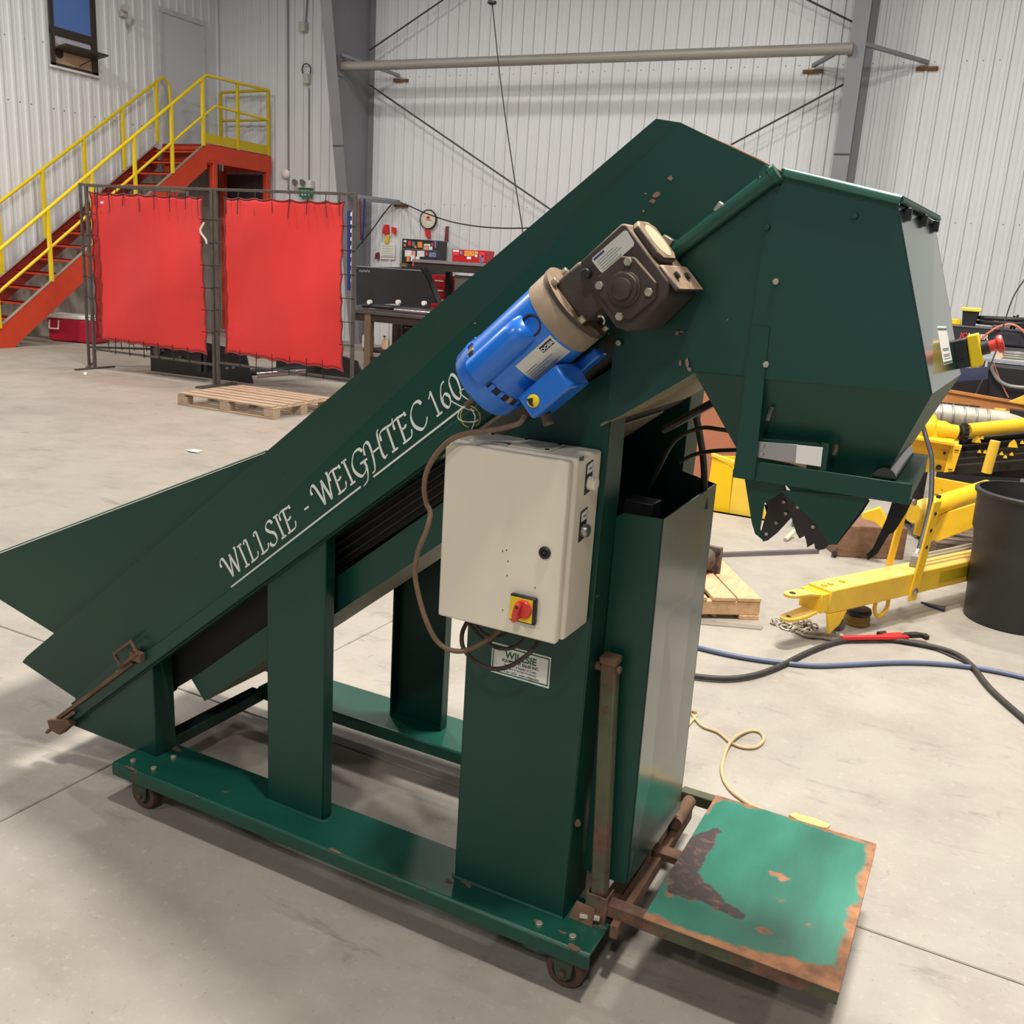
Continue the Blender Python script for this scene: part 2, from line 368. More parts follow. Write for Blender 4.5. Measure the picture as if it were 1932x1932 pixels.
# tail take-up gear along the lower edge
def sl(x, d, y): return V(x - d * .6275, y, zb(x) + d * .7786)
OB('take_up_bar', slope_strip(1.742, 1.752, -2.37, -2.03, .030, .042), RUST, mach, bevel=.002)
OB('take_up_bracket', MB().slab([sl(-2.385, -.012, 1.735), sl(-2.33, -.006, 1.735), sl(-2.33, .012, 1.735), sl(-2.385, .045, 1.735), sl(-2.40, .05, 1.735), sl(-2.41, .02, 1.735)], (0, .03, 0)), RUST, mach, bevel=.004)
OB('take_up_bracket', MB().tube([sl(-2.06, .045, 1.735), sl(-2.06, .085, 1.735), sl(-1.99, .085, 1.735), sl(-1.99, .045, 1.735), sl(-2.06, .045, 1.735)], .006, 6, sub=1).box((-2.055, 1.735, zb(-2.055) + .06), (-2.01, 1.755, zb(-2.01) + .05)), RUST, mach, bevel=.002)
OB('take_up_rod', MB().cyl(sl(-2.43, .02, 1.742), sl(-2.30, .02, 1.742), .006, 8), RUST, mach)
for px, py in ((259, 1240), (224.5, 1268), (180, 1304), (146, 1331), (535.5, 888), (371, 1050), (224.5, 1186)):
    p = mY(px, py, 1.7605); hexbolt('bolt', p, (0, -1, 0), .0075 if py > 1200 else .009, .007, ZINC if py > 1200 else GREEN, mach, 6 if py > 1200 else 12)
# flared infeed skirts
def skirt(y, sgn):
    q = [mY(118, 1195, 1.77), mY(500, 862, 1.77), mY(518, 849, 1.77)]
    tl = mY(-70, 1072, 1.72); bl = mY(-70, 1077 + 2, 1.72)
    P = [q[0], q[1], q[2], tl, bl]
    P = [V(p.x, (y - .012 if i == 0 else y - .005) if i < 3 else y - sgn * .06, p.z) for i, p in enumerate(P)]
    return P
P = skirt(1.7635, 1)
sk = OB('infeed_skirt', MB().slab(P, (0, .0035, 0)), GREEN, mach, smooth=False)
OB('skirt_lip', MB().slab([P[3] + V(0, -.002, .003), P[2] + V(-.012, -.002, -.004), P[2] + V(-.012, .040, .002), P[3] + V(0, .045, .010)], (0, 0, .004)), GREENLIT, mach, bevel=.0015)
P2 = [V(p.x, 2.402 + (1.7635 - p.y), p.z) for p in P]
OB('infeed_skirt', MB().slab(P2, (0, -.0035, 0)), GREEN, mach, smooth=False)
OB('feed_plate', MB().slab([P[0] + V(0, .01, .03), P[4] + V(0, .01, .02), P2[4] + V(0, -.01, .02), P2[0] + V(0, -.01, .03)], (0, 0, .004)), GREEN, mach)
# head end
OB('head_cover', MB().slab([mY(1272, 234, 1.79), mY(1281, 233, 1.79), mY(1374, 271, 1.79), mY(1431, 298, 1.79), mY(1474, 321, 1.79), mY(1470, 340, 1.79), mY(1300, 262, 1.79)], (0, .58, 0)), mat('rusty_top', (150, 116, 88), .8, .1, .3, 14), mach, bevel=.002)
hp = [(-.392, 1.765), (-.581, 1.628), (-.675, 1.555), (-.675, 1.312), (-.653, 1.322), (-.508, 1.424), (-.40, 1.424)]
OB('head_plate', MB().slab(xz(hp, 1.742), (0, .006, 0)), GREEN, mach, smooth=False)
OB('head_floor', MB().slab([(-.690, 1.748, 1.298), (-.508, 1.748, 1.424), (-.508, 2.22, 1.424), (-.690, 2.29, 1.298)], (0, 0, .005)), mat('lit_olive_underside', (124, 112, 82), .7, 0, .25, 8), mach)  # olive colour paints reflected light onto the underside of the head
OB('hinge_tube', MB().cyl((-.402, 1.733, 1.778), (-.590, 1.733, 1.624), .0145, 20), GREENW, mach)
OB('tube_clamp', MB().cyl((-.398, 1.733, 1.781), (-.407, 1.733, 1.774), .018, 18).bar((-.425, 1.733, 1.775), (-.415, 1.733, 1.79), .02, .012), GREENW, mach)
OB('tube_clamp', MB().bar((-.497, 1.733, 1.712), (-.487, 1.733, 1.728), .018, .014), ZINC, mach, bevel=.002)
OB('tube_clamp', MB().bar((-.585, 1.728, 1.652), (-.578, 1.728, 1.666), .018, .022), ZINC, mach, bevel=.002)
for px, py in ((1366, 397), (1266, 466), (1447, 429), (1168, 647), (1464.5, 531.5), (1446, 687.5), (1613, 407)):
    hexbolt('bolt', mY(px, py, 1.734), (0, -1, 0), .006, .006, ZINC if px not in (1613, 1447) else GREEN, mach)

# --- hopper
hop = link('hopper', None, mach)
A, B, Cc, D = (-.385, 1.782), (-.198, 1.741), (-.095, 1.434), (-.415, 1.428)
OB('front_sheet', MB().slab(xz([A, B, Cc, D, (-.410, 1.55), (-.408, 1.69)], 1.735), (0, .004, 0)), GREEN, hop, smooth=False)
rs = [V(B[0], 1.735, B[1]), V(-.170, 2.155, 1.737), V(-.074, 2.253, 1.432), V(Cc[0], 1.735, Cc[1])]
OB('side_sheet', MB().slab(rs, (-.004, 0, 0)), mat('green_enamel_gloss', (11, 63, 53), .20, 0, .08, 2, coat=.9), hop, smooth=False)
OB('back_sheet', MB().slab([V(-.385, 2.20, 1.782), rs[1], rs[2], V(-.51, 2.22, 1.425)], (0, -.004, 0)), GREEN, hop, smooth=False)
OB('top_sheet', MB().slab([V(-.392, 1.728, 1.7835), V(-.190, 1.728, 1.7435), V(-.160, 2.16, 1.7435), V(-.392, 2.20, 1.7835)], (0, 0, .0045)), GREENW, hop, bevel=.001)
OB('front_rim', MB().cyl((-.386, 1.731, 1.781), (-.192, 1.731, 1.7405), .0085, 12), GREENLIT, hop)
OB('top_rim', MB().cyl((-.192, 1.728, 1.741), (-.163, 2.16, 1.741), .005, 8), GREENW, hop)
for px, py in ((1701, 404.5), (1729, 416), (1752, 427)):
    k = (px - 1692) / 66.0; p = rs[0].lerp(rs[1], k) + V(0, 0, 0); q = mY(px, py, p.y); q.x = p.x + (1.741 - q.z) * .33
    OB('square_nut', MB().box((q.x - .002, q.y - .011, q.z - .010), (q.x + .010, q.y + .011, q.z + .010)), BLKP, hop, bevel=.001)
n0 = [V(-.41, 1.80, 1.262), V(-.155, 1.80, 1.262), V(-.150, 2.07, 1.262), V(-.41, 2.07, 1.262)]
u0 = [V(-.508, 1.739, 1.426), V(Cc[0], 1.735, Cc[1]), rs[2], V(-.51, 2.22, 1.425)]
for i in range(4):
    j = (i + 1) % 4
    OB('lower_sheet', MB().add([u0[i], u0[j], n0[j], n0[i]], [(0, 1, 2, 3)]).add([p * 1.0 + (Vector((-.28, 1.97, 1.35)) - p) * .01 for p in (u0[i], u0[j], n0[j], n0[i])], [(3, 2, 1, 0)]), GREEN if i != 1 else GREENW, hop, smooth=False)
OB('latch_pin', MB().tube([mY(1457, 768, 1.752), mY(1452, 782, 1.748), mY(1448, 794, 1.745)], .004, 6), STEEL, hop)
OB('latch_pin', MB().tube([mY(1578, 840, 1.76), mY(1577, 850, 1.755), mY(1573, 858, 1.755)], .004, 6), RUST, hop)
OB('corner_strap', MB().slab(xz([(-.410, 1.242), (-.370, 1.242), (-.378, 1.52), (-.409, 1.52)], 1.7315), (0, .0035, 0)), GREEN, hop, smooth=False)
OB('rear_strap', MB().slab(xz([(-.410, 1.242), (-.370, 1.242), (-.376, 1.43), (-.409, 1.43)], 2.09), (0, .004, 0)), GREEN, hop, smooth=False)
# bag clamp frame with roller and flaps
fr = link('bag_frame', None, mach)
OB('frame_bar', MB().box((-.412, 1.738, 1.239), (-.102, 1.744, 1.276)).box((-.412, 1.744, 1.239), (-.102, 1.760, 1.243)), GREEN, fr, bevel=.0015)
OB('frame_bar', MB().box((-.130, 1.744, 1.271), (-.102, 2.09, 1.276)).box((-.106, 1.744, 1.242), (-.102, 2.09, 1.271)), GREENW, fr, bevel=.0015)
OB('frame_bar', MB().box((-.412, 2.084, 1.239), (-.102, 2.090, 1.276)), GREEN, fr, bevel=.0015)
OB('frame_bar', MB().box((-.412, 1.744, 1.239), (-.406, 2.084, 1.276)), GREEN, fr, bevel=.0015)
OB('upright', MB().box((-.262, 1.744, 1.243), (-.249, 1.752, 1.325)), GREEN, fr)
OB('roller', MB().cyl((-.150, 1.755, 1.275), (-.150, 2.08, 1.275), .020, 20), mat('black_roller', (18, 18, 20), .22, 0, .1, 12, coat=.6), fr)
OB('sensor_plate', MB().slab([mY(1426, 832, 1.742), mY(1505, 838.5, 1.742), mY(1502.5, 874, 1.742), mY(1424.5, 862, 1.742)], (0, -.002, 0)), STEEL, fr, bevel=.0004)
OB('paper_label', MB().slab([mY(1504, 839, 1.741), mY(1553, 844, 1.741), mY(1549, 880, 1.741), mY(1501.5, 873, 1.741)], (0, -.003, 0)), WHITE, fr, label='blank white paper label')
for px, py in ((1438.5, 842), (1437, 857.5)): hexbolt('bolt', mY(px, py, 1.739), (0, -1, 0), .004, .003, STEEL, fr, 12)
OB('bracket', MB().slab([mY(1423, 826, 1.75), mY(1545, 836, 1.75), mY(1552, 846, 1.75), mY(1424, 834, 1.75)], (0, .02, 0)), GREEN, fr)
OB('wood_shim', MB().slab([mY(1428, 862, 1.748), mY(1520, 876, 1.748), mY(1519, 884, 1.748), mY(1490, 874, 1.748)], (0, .012, 0)), mat('pale_wood', (206, 170, 126), .7, 0, .2, 12, stretch=(1, 8, 8)), fr)
def flap(name, pts, y, m, d=.004, lean=0.0):
    P = [mY(px, py, y) for px, py in pts]; zt = max(p.z for p in P)
    return OB(name, MB().slab([V(p.x, p.y + lean * (zt - p.z), p.z) for p in P], (0, d, 0)), m, fr, smooth=False)
DARKF = mat('dark_rubber_flap', (44, 34, 32), .45, 0, .3, 12, coat=.1)
cp = lambda l: [(1380 + a / 4.83, 800 + b / 4.83) for a, b in l]
flap('front_jaw', cp([(440, 600), (1265, 672), (1180, 790), (950, 1098), (895, 1100), (760, 900), (540, 690)]), 1.752, GREEN)
flap('left_jaw', cp([(120, 495), (465, 530), (470, 620), (300, 720), (260, 960), (300, 1070), (215, 1000), (185, 900)]), 1.765, GREEN)
flap('rubber_flap', cp([(225, 520), (480, 540), (530, 700), (545, 855), (420, 990), (330, 1062), (285, 1070), (270, 980), (330, 760)]), 1.85, DARKF)
flap('rubber_flap', cp([(480, 600), (640, 640), (900, 990), (890, 1100), (850, 1140), (790, 1150), (760, 1130), (755, 1090), (690, 1125), (680, 1060), (665, 1020), (620, 1045), (590, 990), (550, 870), (520, 760)]), 1.80, DARKF)
flap('rubber_flap', cp([(1480, 660), (1650, 690), (1600, 800), (1500, 960), (1475, 990), (1440, 1000), (1330, 1180), (1260, 1232), (1240, 1240), (1232, 1190), (1290, 1130), (1410, 870)]), 1.95, BLACKR)
flap('right_jaw', cp([(900, 1085), (960, 1100), (1190, 810), (1260, 700), (1200, 690)]), 1.80, BLACKR)
flap('rear_jaw', cp([(500, 560), (1240, 600), (1150, 740), (950, 1000), (880, 1000)]), 2.02, GREEN)
for a, b in ((478, 710), (497, 815), (410, 900), (745, 935), (605, 755), (320, 1000)):
    p = mY(1380 + a / 4.83, 800 + b / 4.83, 1.799 if a > 500 else 1.849)
    OB('rivet', MB().cyl(p, p + V(0, -.003, 0), .0035, 8), ZINC, fr)
# emergency stop on the hopper's side
es = link('emergency_stop', None, mach)
q = lambda a, b, y: mY(1740 + a / 10.0625, 560 + b / 10.0625, y)
e0 = [q(562, 850, 2.185), q(832, 780, 2.185), q(925, 1335, 2.185), q(640, 1380, 2.185)]
ed = (e0[1] - e0[0]); dn = (e0[3] - e0[0]).normalized(); ax = ed.normalized(); th = V(0, .068, 0)
OB('box', MB().slab(e0, th), BLKP, es, bevel=.003)
e1 = [e0[1] + V(0, -.002, .003), e0[1] + ax * .022 + V(0, -.002, .003), e0[2] + ax * .024 + V(0, -.002, -.003), e0[2] + V(0, -.002, -.003)]
OB('lid', MB().slab(e1, th + V(0, .004, 0)), YELP, es, bevel=.003, label='yellow lid')
mid = (e1[1] + e1[2]) / 2 + th / 2
OB('collar', MB().cyl(mid, mid + ax * .015, .0145, 18), BLKP, es)
OB('push_button', MB().lathe(mid + ax * .014, ax, [(0, .0115), (.014, .0120), (.018, .0185), (.024, .019), (.028, .0165), (.029, .001)], 24), REDP, es, label='red mushroom push button')
OB('knockout', MB().cyl(q(755, 1080, 2.185), q(755, 1080, 2.184), .010, 18), mat('black_plastic_dull', (24, 24, 28), .6), es)
# sticker on the hopper's side sheet
k0, k1 = .50, .80
def onside(u, w): return rs[0].lerp(rs[1], u).lerp(rs[3].lerp(rs[2], u), w) + V(.0012, 0, 0)
stk = OB('sticker', MB().slab([onside(.42, .655), onside(.72, .665), onside(.72, .895), onside(.42, .885)], (.0008, 0, 0)), WHITE, mach, label='white sticker')
OB('green_band', MB().slab([onside(.43, .868), onside(.71, .878), onside(.71, .888), onside(.43, .878)], (.0014, 0, 0)), GRPRINT, stk)
OB('green_band', MB().slab([onside(.43, .668), onside(.71, .678), onside(.71, .686), onside(.43, .676)], (.0014, 0, 0)), GRPRINT, stk)
for w in (.79, .80, .825, .835, .85):
    OB('print_line', MB().slab([onside(.47, w), onside(.67, w + .006), onside(.67, w + .0095), onside(.47, w + .0035)], (.0012, 0, 0)), mat('grey_print', (120, 130, 124), .6), stk)

# --- weighing bin beside the tower
bi = [V(-.676, 1.85, 1.092), V(-.571, 1.85, 1.105), V(-.577, 2.275, 1.105), V(-.676, 2.282, 1.125)]
bo = [V(-.640, 1.85, .205), V(-.565, 1.85, .226), V(-.556, 2.215, .232), V(-.640, 2.22, .232)]
OB('bin_sheet', MB().slab([bi[0], V(-.660, 1.85, 1.103), bi[1], V(-.565, 1.85, .226), V(-.590, 1.85, .222), V(-.676, 1.85, .222)], (0, .004, 0)), GREEN, mach, smooth=False)
OB('bin_sheet', MB().slab([bi[1], bi[2], bo[2], bo[1]], (-.004, 0, 0)), mat('green_enamel_sheen', (11, 63, 53), .27, 0, .08, 2, coat=.5), mach, smooth=False)
OB('bin_sheet', MB().slab([bi[2], bi[3], bo[3], bo[2]], (0, -.004, 0)), GREEN, mach, smooth=False)
OB('inner_panel', MB().slab([V(-.69, 2.284, 1.33), V(-.668, 2.284, 1.33), V(-.668, 2.284, .3), V(-.69, 2.284, .3)], (0, -.004, 0)), GREEN, mach)
OB('inner_panel', MB().slab([V(-.975, 1.90, 1.06), V(-.975, 2.29, 1.06), V(-.975, 2.29, .2), V(-.975, 1.90, .2)], (.004, 0, 0)), MATS['shade_black_steel'], mach)  # near-black sheets stand in for the shade inside the tower
OB('inner_panel', MB().slab([V(-.975, 1.80, 1.10), V(-.68, 1.80, 1.30), V(-.68, 2.29, 1.30), V(-.975, 2.29, 1.10)], (0, 0, .004)), MATS['shade_black_steel'], mach)
OB('valve_block', MB().obox(mY(1212, 958, 2.0), (.035, 0, 0), (0, .03, 0), (0, 0, .02)), BLKP, mach, bevel=.003)
OB('air_line', MB().tube([mY(1222, 930, 2.03), mY(1245, 880, 2.0), mY(1275, 830, 1.97), mY(1320, 808, 1.95), mY(1358, 810, 1.93), mY(1395, 817, 1.92)], .0045, 8), mat('black_hose', (44, 40, 32), .45), mach)
OB('air_line', MB().tube([mY(1282, 872, 2.03), mY(1310, 858, 2.02), mY(1345, 851, 2.0), mY(1392, 849, 1.95)], .0045, 8), MATS['black_hose'], mach)
OB('air_line', MB().tube([mY(1250, 812, 2.0), mY(1300, 785, 2.0), mY(1330, 768, 2.0), mY(1375, 745, 1.95)], .009, 8), MATS['black_hose'], mach)
OB('air_line', MB().tube([mY(1312, 778, 2.15), mY(1322, 830, 2.18), mY(1328, 880, 2.2), mY(1330, 960, 2.2)], .008, 8), MATS['black_hose'], mach)

# --- scale platform with its lever
pl = link('scale_platform', None, mach)
from mathutils import noise as MN
def deck_mesh():
    # deck plate as a fine grid; the wear (rusted rims, bare brown patch, rust spots) is stored per corner as a colour attribute
    x0, x1, y0, y1, z = -.507, -.077, 1.800, 2.411, .191
    nx, ny = 110, 150; vs = []; ru = []; br = []
    seg = [(-.461, 2.235, .018), (-.478, 2.16, .028), (-.49, 2.06, .045), (-.468, 1.955, .042), (-.417, 1.962, .032), (-.372, 1.940, .026), (-.315, 1.931, .014)]
    spots = [(-.289, 2.135, .030), (-.258, 2.112, .030), (-.351, 2.056, .022), (-.178, 1.97, .036), (-.186, 2.078, .028), (-.258, 1.904, .022), (-.21, 1.893, .018), (-.254, 2.035, .030), (-.25, 2.36, .02), (-.478, 1.918, .03), (-.43, 1.915, .02)]
    for j in range(ny + 1):
        for i in range(nx + 1):
            x = x0 + (x1 - x0) * i / nx; y = y0 + (y1 - y0) * j / ny; vs.append(V(x, y, z))
            f1 = MN.fractal(V(x * 9, y * 9, 3.1), 1.0, 2.0, 5); f2 = MN.fractal(V(x * 38, y * 38, 7.7), 1.0, 2.0, 4)
            ed = min((y - y0) - .030 - .05 * max(0, (x + .30) / .22), (x1 - x) - .022, (y1 - y) * 1.4 - .018 - .02 * max(0, x + .3))
            ed = min(ed, ((x - x0) + .35 * abs(y - 2.411) * 0 + (.03 if y < 2.30 else -.012)))
            k = (.018 * f1 + .010 * f2 - ed) / .012
            for sx, sy, r in spots:
                d = math.hypot(x - sx, y - sy); k = max(k, (r * (.35 + .9 * f2 + .35 * f1) - d) / .006)
            ru.append(min(1, max(0, k)))
            m = -1
            for q in range(len(seg) - 1):
                ax_, ay_, ar = seg[q]; bx_, by_, brr = seg[q + 1]; dx, dy = bx_ - ax_, by_ - ay_
                t = max(0, min(1, ((x - ax_) * dx + (y - ay_) * dy) / (dx * dx + dy * dy)))
                m = max(m, ar + (brr - ar) * t + .016 * f1 + .006 * f2 - math.hypot(x - ax_ - dx * t, y - ay_ - dy * t))
            br.append(min(1, max(0, m / .003)))
    fs = [(j * (nx + 1) + i, j * (nx + 1) + i + 1, (j + 1) * (nx + 1) + i + 1, (j + 1) * (nx + 1) + i) for j in range(ny) for i in range(nx)]
    me = bpy.data.meshes.new('deck'); me.from_pydata([p - mb0 for p in vs], [], fs)
    at = me.color_attributes.new('wear', 'FLOAT_COLOR', 'POINT')
    for i, (a_, b_) in enumerate(zip(ru, br)): at.data[i].color = (a_, b_, 0, 1)
    t = NT('scuffed_green_platform'); A_ = t.n('ShaderNodeVertexColor', layer_name='wear'); sp_ = t.n('ShaderNodeSeparateColor'); t.l(A_.outputs[0], sp_.inputs[0])
    g1 = t.mix(t.ramp(t.noise(5, 5, .6, (1, .3, 1)), .35, .7), lin((20, 98, 80)), lin((52, 136, 114)))
    rc = t.mix(t.ramp(t.noise(24, 5), .35, .65), lin((172, 120, 84)), lin((124, 88, 66)))
    bc = t.mix(t.ramp(t.noise(45, 4), .52, .70), lin((64, 54, 54)), lin((120, 88, 70)))
    c = t.mix(sp_.outputs[1], t.mix(sp_.outputs[0], g1, rc), bc)
    t.l(c, t.b.inputs['Base Color']); t.l(t.fmix(t.math('MAXIMUM', sp_.outputs[0], t.math('MULTIPLY', sp_.outputs[1], .6)), .38, .85), t.b.inputs['Roughness'])
    me.materials.append(t.m); MATS['plat'] = t.m
    return link('deck', me, pl)
deck_mesh()
OB('deck_sheet', MB().box((-.507, 1.800, .186), (-.077, 2.411, .1905)), RUSTG, pl, bevel=.001)
OB('skirt_rim', MB().box((-.507, 1.801, .158), (-.078, 1.806, .186)).box((-.083, 1.806, .158), (-.078, 2.405, .186)).box((-.507, 2.405, .158), (-.078, 2.410, .186)).box((-.507, 1.806, .158), (-.502, 2.405, .186)), RUSTG, pl, bevel=.001)
OB('arm', MB().box((-.600, 1.802, .158), (-.505, 1.836, .191)), RUSTG, pl, bevel=.003)
OB('arm', MB().box((-.600, 2.374, .158), (-.505, 2.409, .191)), RUSTG, pl, bevel=.003)
OB('tie_bar', MB().box((-.585, 2.09, .150), (-.50, 2.13, .170)), RUST, pl, bevel=.002)
sock = MB().box((-.645, 1.795, .130), (-.592, 1.799, .208)).box((-.645, 1.799, .130), (-.641, 1.842, .208)).box((-.596, 1.799, .130), (-.592, 1.842, .208))
OB('socket', sock, RUSTG, pl, bevel=.002)
OB('pivot_bolt', MB().cyl((-.650, 1.78, .152), (-.605, 1.795, .152), .009, 6).cyl((-.628, 1.785, .152), (-.628, 1.796, .152), .016, 6), ZINC, pl, bevel=.001)
OB('lever', MB().hexa([(-.634, 1.802, .15), (-.600, 1.802, .15), (-.600, 1.836, .15), (-.634, 1.836, .15)], [(-.664, 1.802, .778), (-.630, 1.802, .778), (-.630, 1.836, .778), (-.664, 1.836, .778)]), RUSTG, pl, bevel=.003, label='rusty square lever tube')
OB('lever_cap', MB().box((-.667, 1.799, .772), (-.627, 1.839, .790)), RUST, pl, bevel=.004)
OB('lever_pin', MB().cyl((-.690, 1.82, .758), (-.660, 1.82, .758), .010, 12).cyl((-.632, 1.82, .760), (-.622, 1.82, .760), .009, 12), RUST, pl)
OB('scale_rail', MB().box((-.575, 1.78, .125), (-.556, 2.36, .160)), RUST, pl, bevel=.002)
OB('scale_rail', MB().cyl((-.560, 2.20, .195), (-.560, 2.33, .195), .018, 16), RUST, pl)
OB('rust_flag', MB().slab([(-.675, 1.775, .1405), (-.615, 1.772, .1405), (-.618, 1.79, .175), (-.665, 1.79, .178)], (0, .004, 0)), RUST, pl)

# bare chips in the paint
CHIP = mat('chipped_primer', (142, 116, 98), .85, 0, .3, 60)
def chips(y, lst):
    for px, py, w, h in lst:
        b = MB(); n = 9
        for i in range(n):
            a = 2 * PI * i / n; rr = random.uniform(.55, 1.1); p = mY(px + w * rr * math.cos(a), py + h * rr * math.sin(a), y); b.v.append(p)
        b.v += [p + V(0, -.0004, 0) for p in b.v[:n]]; b.f = [tuple(range(n, 2 * n))] + [(i, (i + 1) % n, n + (i + 1) % n, n + i) for i in range(n)]
        OB('paint_chip', b, CHIP, mach, smooth=False)
chips(1.7645, [(1265, 336, 7, 6), (1238, 368, 9, 7), (1231, 379, 7, 6), (1214, 398, 3, 3), (896, 610, 3, 2), (1218, 365, 3, 1.5)])
chips(1.7345, [(1278, 629, 4, 6), (1286, 626, 5, 2), (1296, 683, 4, 12), (1301, 697, 6, 5), (1283, 685, 3, 6), (1373, 603, 2, 2)])

def chipsz(z, lst):
    for px, py, w, h in lst:
        b = MB(); n = 10
        for i in range(n):
            a = 2 * PI * i / n; rr = random.uniform(.5, 1.15); b.v.append(mZ(px + w * rr * math.cos(a), py + .42 * w * rr * math.cos(a) + h * rr * math.sin(a), z))
        b.v += [p + V(0, 0, .0004) for p in b.v[:n]]; b.f = [tuple(range(n, 2 * n))] + [(i, (i + 1) % n, n + (i + 1) % n, n + i) for i in range(n)]
        OB('rust_chip', b, RUST, mach, smooth=False)
chipsz(.1402, [(246, 1449, 10, 3), (372, 1502, 4, 2.5), (632, 1606, 20, 4), (862, 1652, 9, 6), (882, 1668, 12, 7), (1012, 1738, 8, 4), (1085, 1788, 14, 6), (1062, 1760, 9, 3), (330, 1412, 13, 6), (745, 1652, 6, 2), (800, 1676, 8, 2)])
# --- motor and gearbox
BLUE = mat('blue_enamel', (24, 112, 214), .30, 0, .07, 3, coat=.35, dust=.05)
CAST = mat('cast_iron_dusty', (64, 54, 50), .6, .1, .2, 14, dust=.85, bump=.12)
TANC = mat('dusty_end_bell', (150, 132, 112), .65, .1, .2, 8)
PLATE = mat('aluminium_plate', (206, 204, 196), .4, .3, .05, 9)
S0 = V(-.913, 1.655, 1.360); ax = V(.73, 0, .683).normalized(); up = V(-ax.z, 0, ax.x); dep = V(0, -1, 0)     # along the axis, up across it, towards the viewer
def ms(s, n=0.0, d=0.0): return S0 + ax * s + up * n + dep * d
mo = link('motor', None, mach)
R = .078
OB('body', MB().lathe(ms(.058), ax, [(0, R - .004), (.001, R), (.158, R), (.159, R - .004)], 48), BLUE, mo)
OB('fan_cover', MB().lathe(ms(-.004), ax, [(0, .040), (.002, .064), (.006, .073), (.014, .0785), (.050, .082), (.051, .077)], 48), BLUE, mo)
OB('vent_ring', MB().lathe(ms(.046), ax, [(0, .076), (.002, .0800), (.012, .0800), (.014, .074)], 40), mat('vent_dark', (40, 34, 30), .8), mo)
for k in range(22):
    a = 2 * PI * k / 22; c = ms(.053) + (up * math.cos(a) + dep * math.sin(a)) * .0795
    OB('vent_rib', MB().obox(c, ax * .007, (up * math.cos(a) + dep * math.sin(a)) * .002, (up * -math.sin(a) + dep * math.cos(a)) * .0042), TANC if k % 3 == 0 else BLUE, mo)
OB('end_bell', MB().lathe(ms(.214), ax, [(0, R - .003), (.001, R + .001), (.036, R + .001), (.040, .076), (.047, .076), (.052, .056)], 48), TANC, mo)
OB('flange_ring', MB().lathe(ms(.256), ax, [(0, .075), (.001, .0805), (.009, .0805), (.010, .056)], 40), CAST, mo)
OB('neck', MB().obox(ms(.296, -.004, .004), ax * .034, up * .046, dep * .046), CAST, mo, bevel=.008)
for a in (35, 110, -40, -110):
    c = ms(.258) + (up * math.sin(math.radians(a)) + dep * math.cos(math.radians(a))) * .070
    OB('bolt', MB().cyl(c, c + ax * .018, .0075, 6), ZINC, mo, bevel=.001)
cc = MB(); n = 12; a0 = math.radians(6)
U_ = up * math.sin(a0) + dep * math.cos(a0); W_ = up * math.cos(a0) - dep * math.sin(a0)
prof = ((.045, 1.0), (.150, 1.0), (.168, .86), (.180, .62), (.186, .30))
for s_, sc in prof:
    for i in range(n + 1):
        t = PI * i / n
        cc.v.append(ms(s_) + U_ * (R - .012 + (.012 + .024 * sc) * math.sin(t)) + W_ * (.033 * (.75 + .25 * sc) * math.cos(t)))
K = len(prof)
cc.f = [(k * (n + 1) + i, k * (n + 1) + i + 1, (k + 1) * (n + 1) + i + 1, (k + 1) * (n + 1) + i) for k in range(K - 1) for i in range(n)] + [tuple(range(n + 1)), tuple(range((K - 1) * (n + 1), K * (n + 1)))]
OB('capacitor_cover', cc, BLUE, mo)
OB('capacitor_slot', MB().lathe(ms(.192, .004, R - .012), dep, [(.006, .017), (.0125, .021), (.0132, .018), (.006, .014)], 24, caps=False), MATS['vent_dark'], mo)
def curved(s0, s1, a0, a1, r, th):
    b = MB(); n = 8
    for s_ in (s0, s1):
        for rr in (r, r + th):
            for i in range(n + 1):
                a = math.radians(a0 + (a1 - a0) * i / n); b.v.append(ms(s_) + (up * math.sin(a) + dep * math.cos(a)) * rr)
    m_ = n + 1
    for i in range(n): b.f += [(m_ + i, m_ + i + 1, 3 * m_ + i + 1, 3 * m_ + i), (i, 2 * m_ + i, 2 * m_ + i + 1, i + 1), (i, i + 1, m_ + i + 1, m_ + i), (2 * m_ + i, 3 * m_ + i, 3 * m_ + i + 1, 2 * m_ + i + 1)]
    b.f += [(0, m_, 3 * m_, 2 * m_), (n, 2 * m_ + n, 3 * m_ + n, m_ + n)]
    return b
OB('name_plate', curved(.118, .210, -24, -64, R, .0012), PLATE, mo, label='pale maker plate')
OB('maker_block', curved(.176, .206, -27, -36, R + .0012, .0006), DKPRINT, mo)
aa = math.radians(-34.5); rad = up * math.sin(aa) + dep * math.cos(aa); tan = up * math.cos(aa) - dep * math.sin(aa)
text('lettering', 'DOERR', ms(.177) + rad * (R + .0022) , ax, tan, .0105, WHITE, mo, .0002, bold=.0002)
for k, a in enumerate((-41, -45, -49, -53, -57, -60)):
    OB('print_line', curved(.122, .150 + .05 * ((k * 37) % 10) / 10, a, a - 1.2, R + .0012, .0004), MATS['grey_print'], mo)
OB('terminal_box', MB().obox(ms(.132, -.104, .022), ax * .052, up * .026, dep * .044), BLUE, mo, bevel=.006, seg=3)
OB('conduit_plug', MB().lathe(ms(.105, -.104, .066), dep, [(0, .0125), (.003, .0125), (.0045, .010), (.005, .001)], 20), YELP, mo, label='yellow plug half gone black')
OB('conduit_plug_gap', MB().slab([ms(.098, -.094, .0712), ms(.110, -.100, .0712), ms(.104, -.106, .0712), ms(.100, -.114, .0712), ms(.096, -.106, .0712)], dep * .0006), DKPRINT, mo)
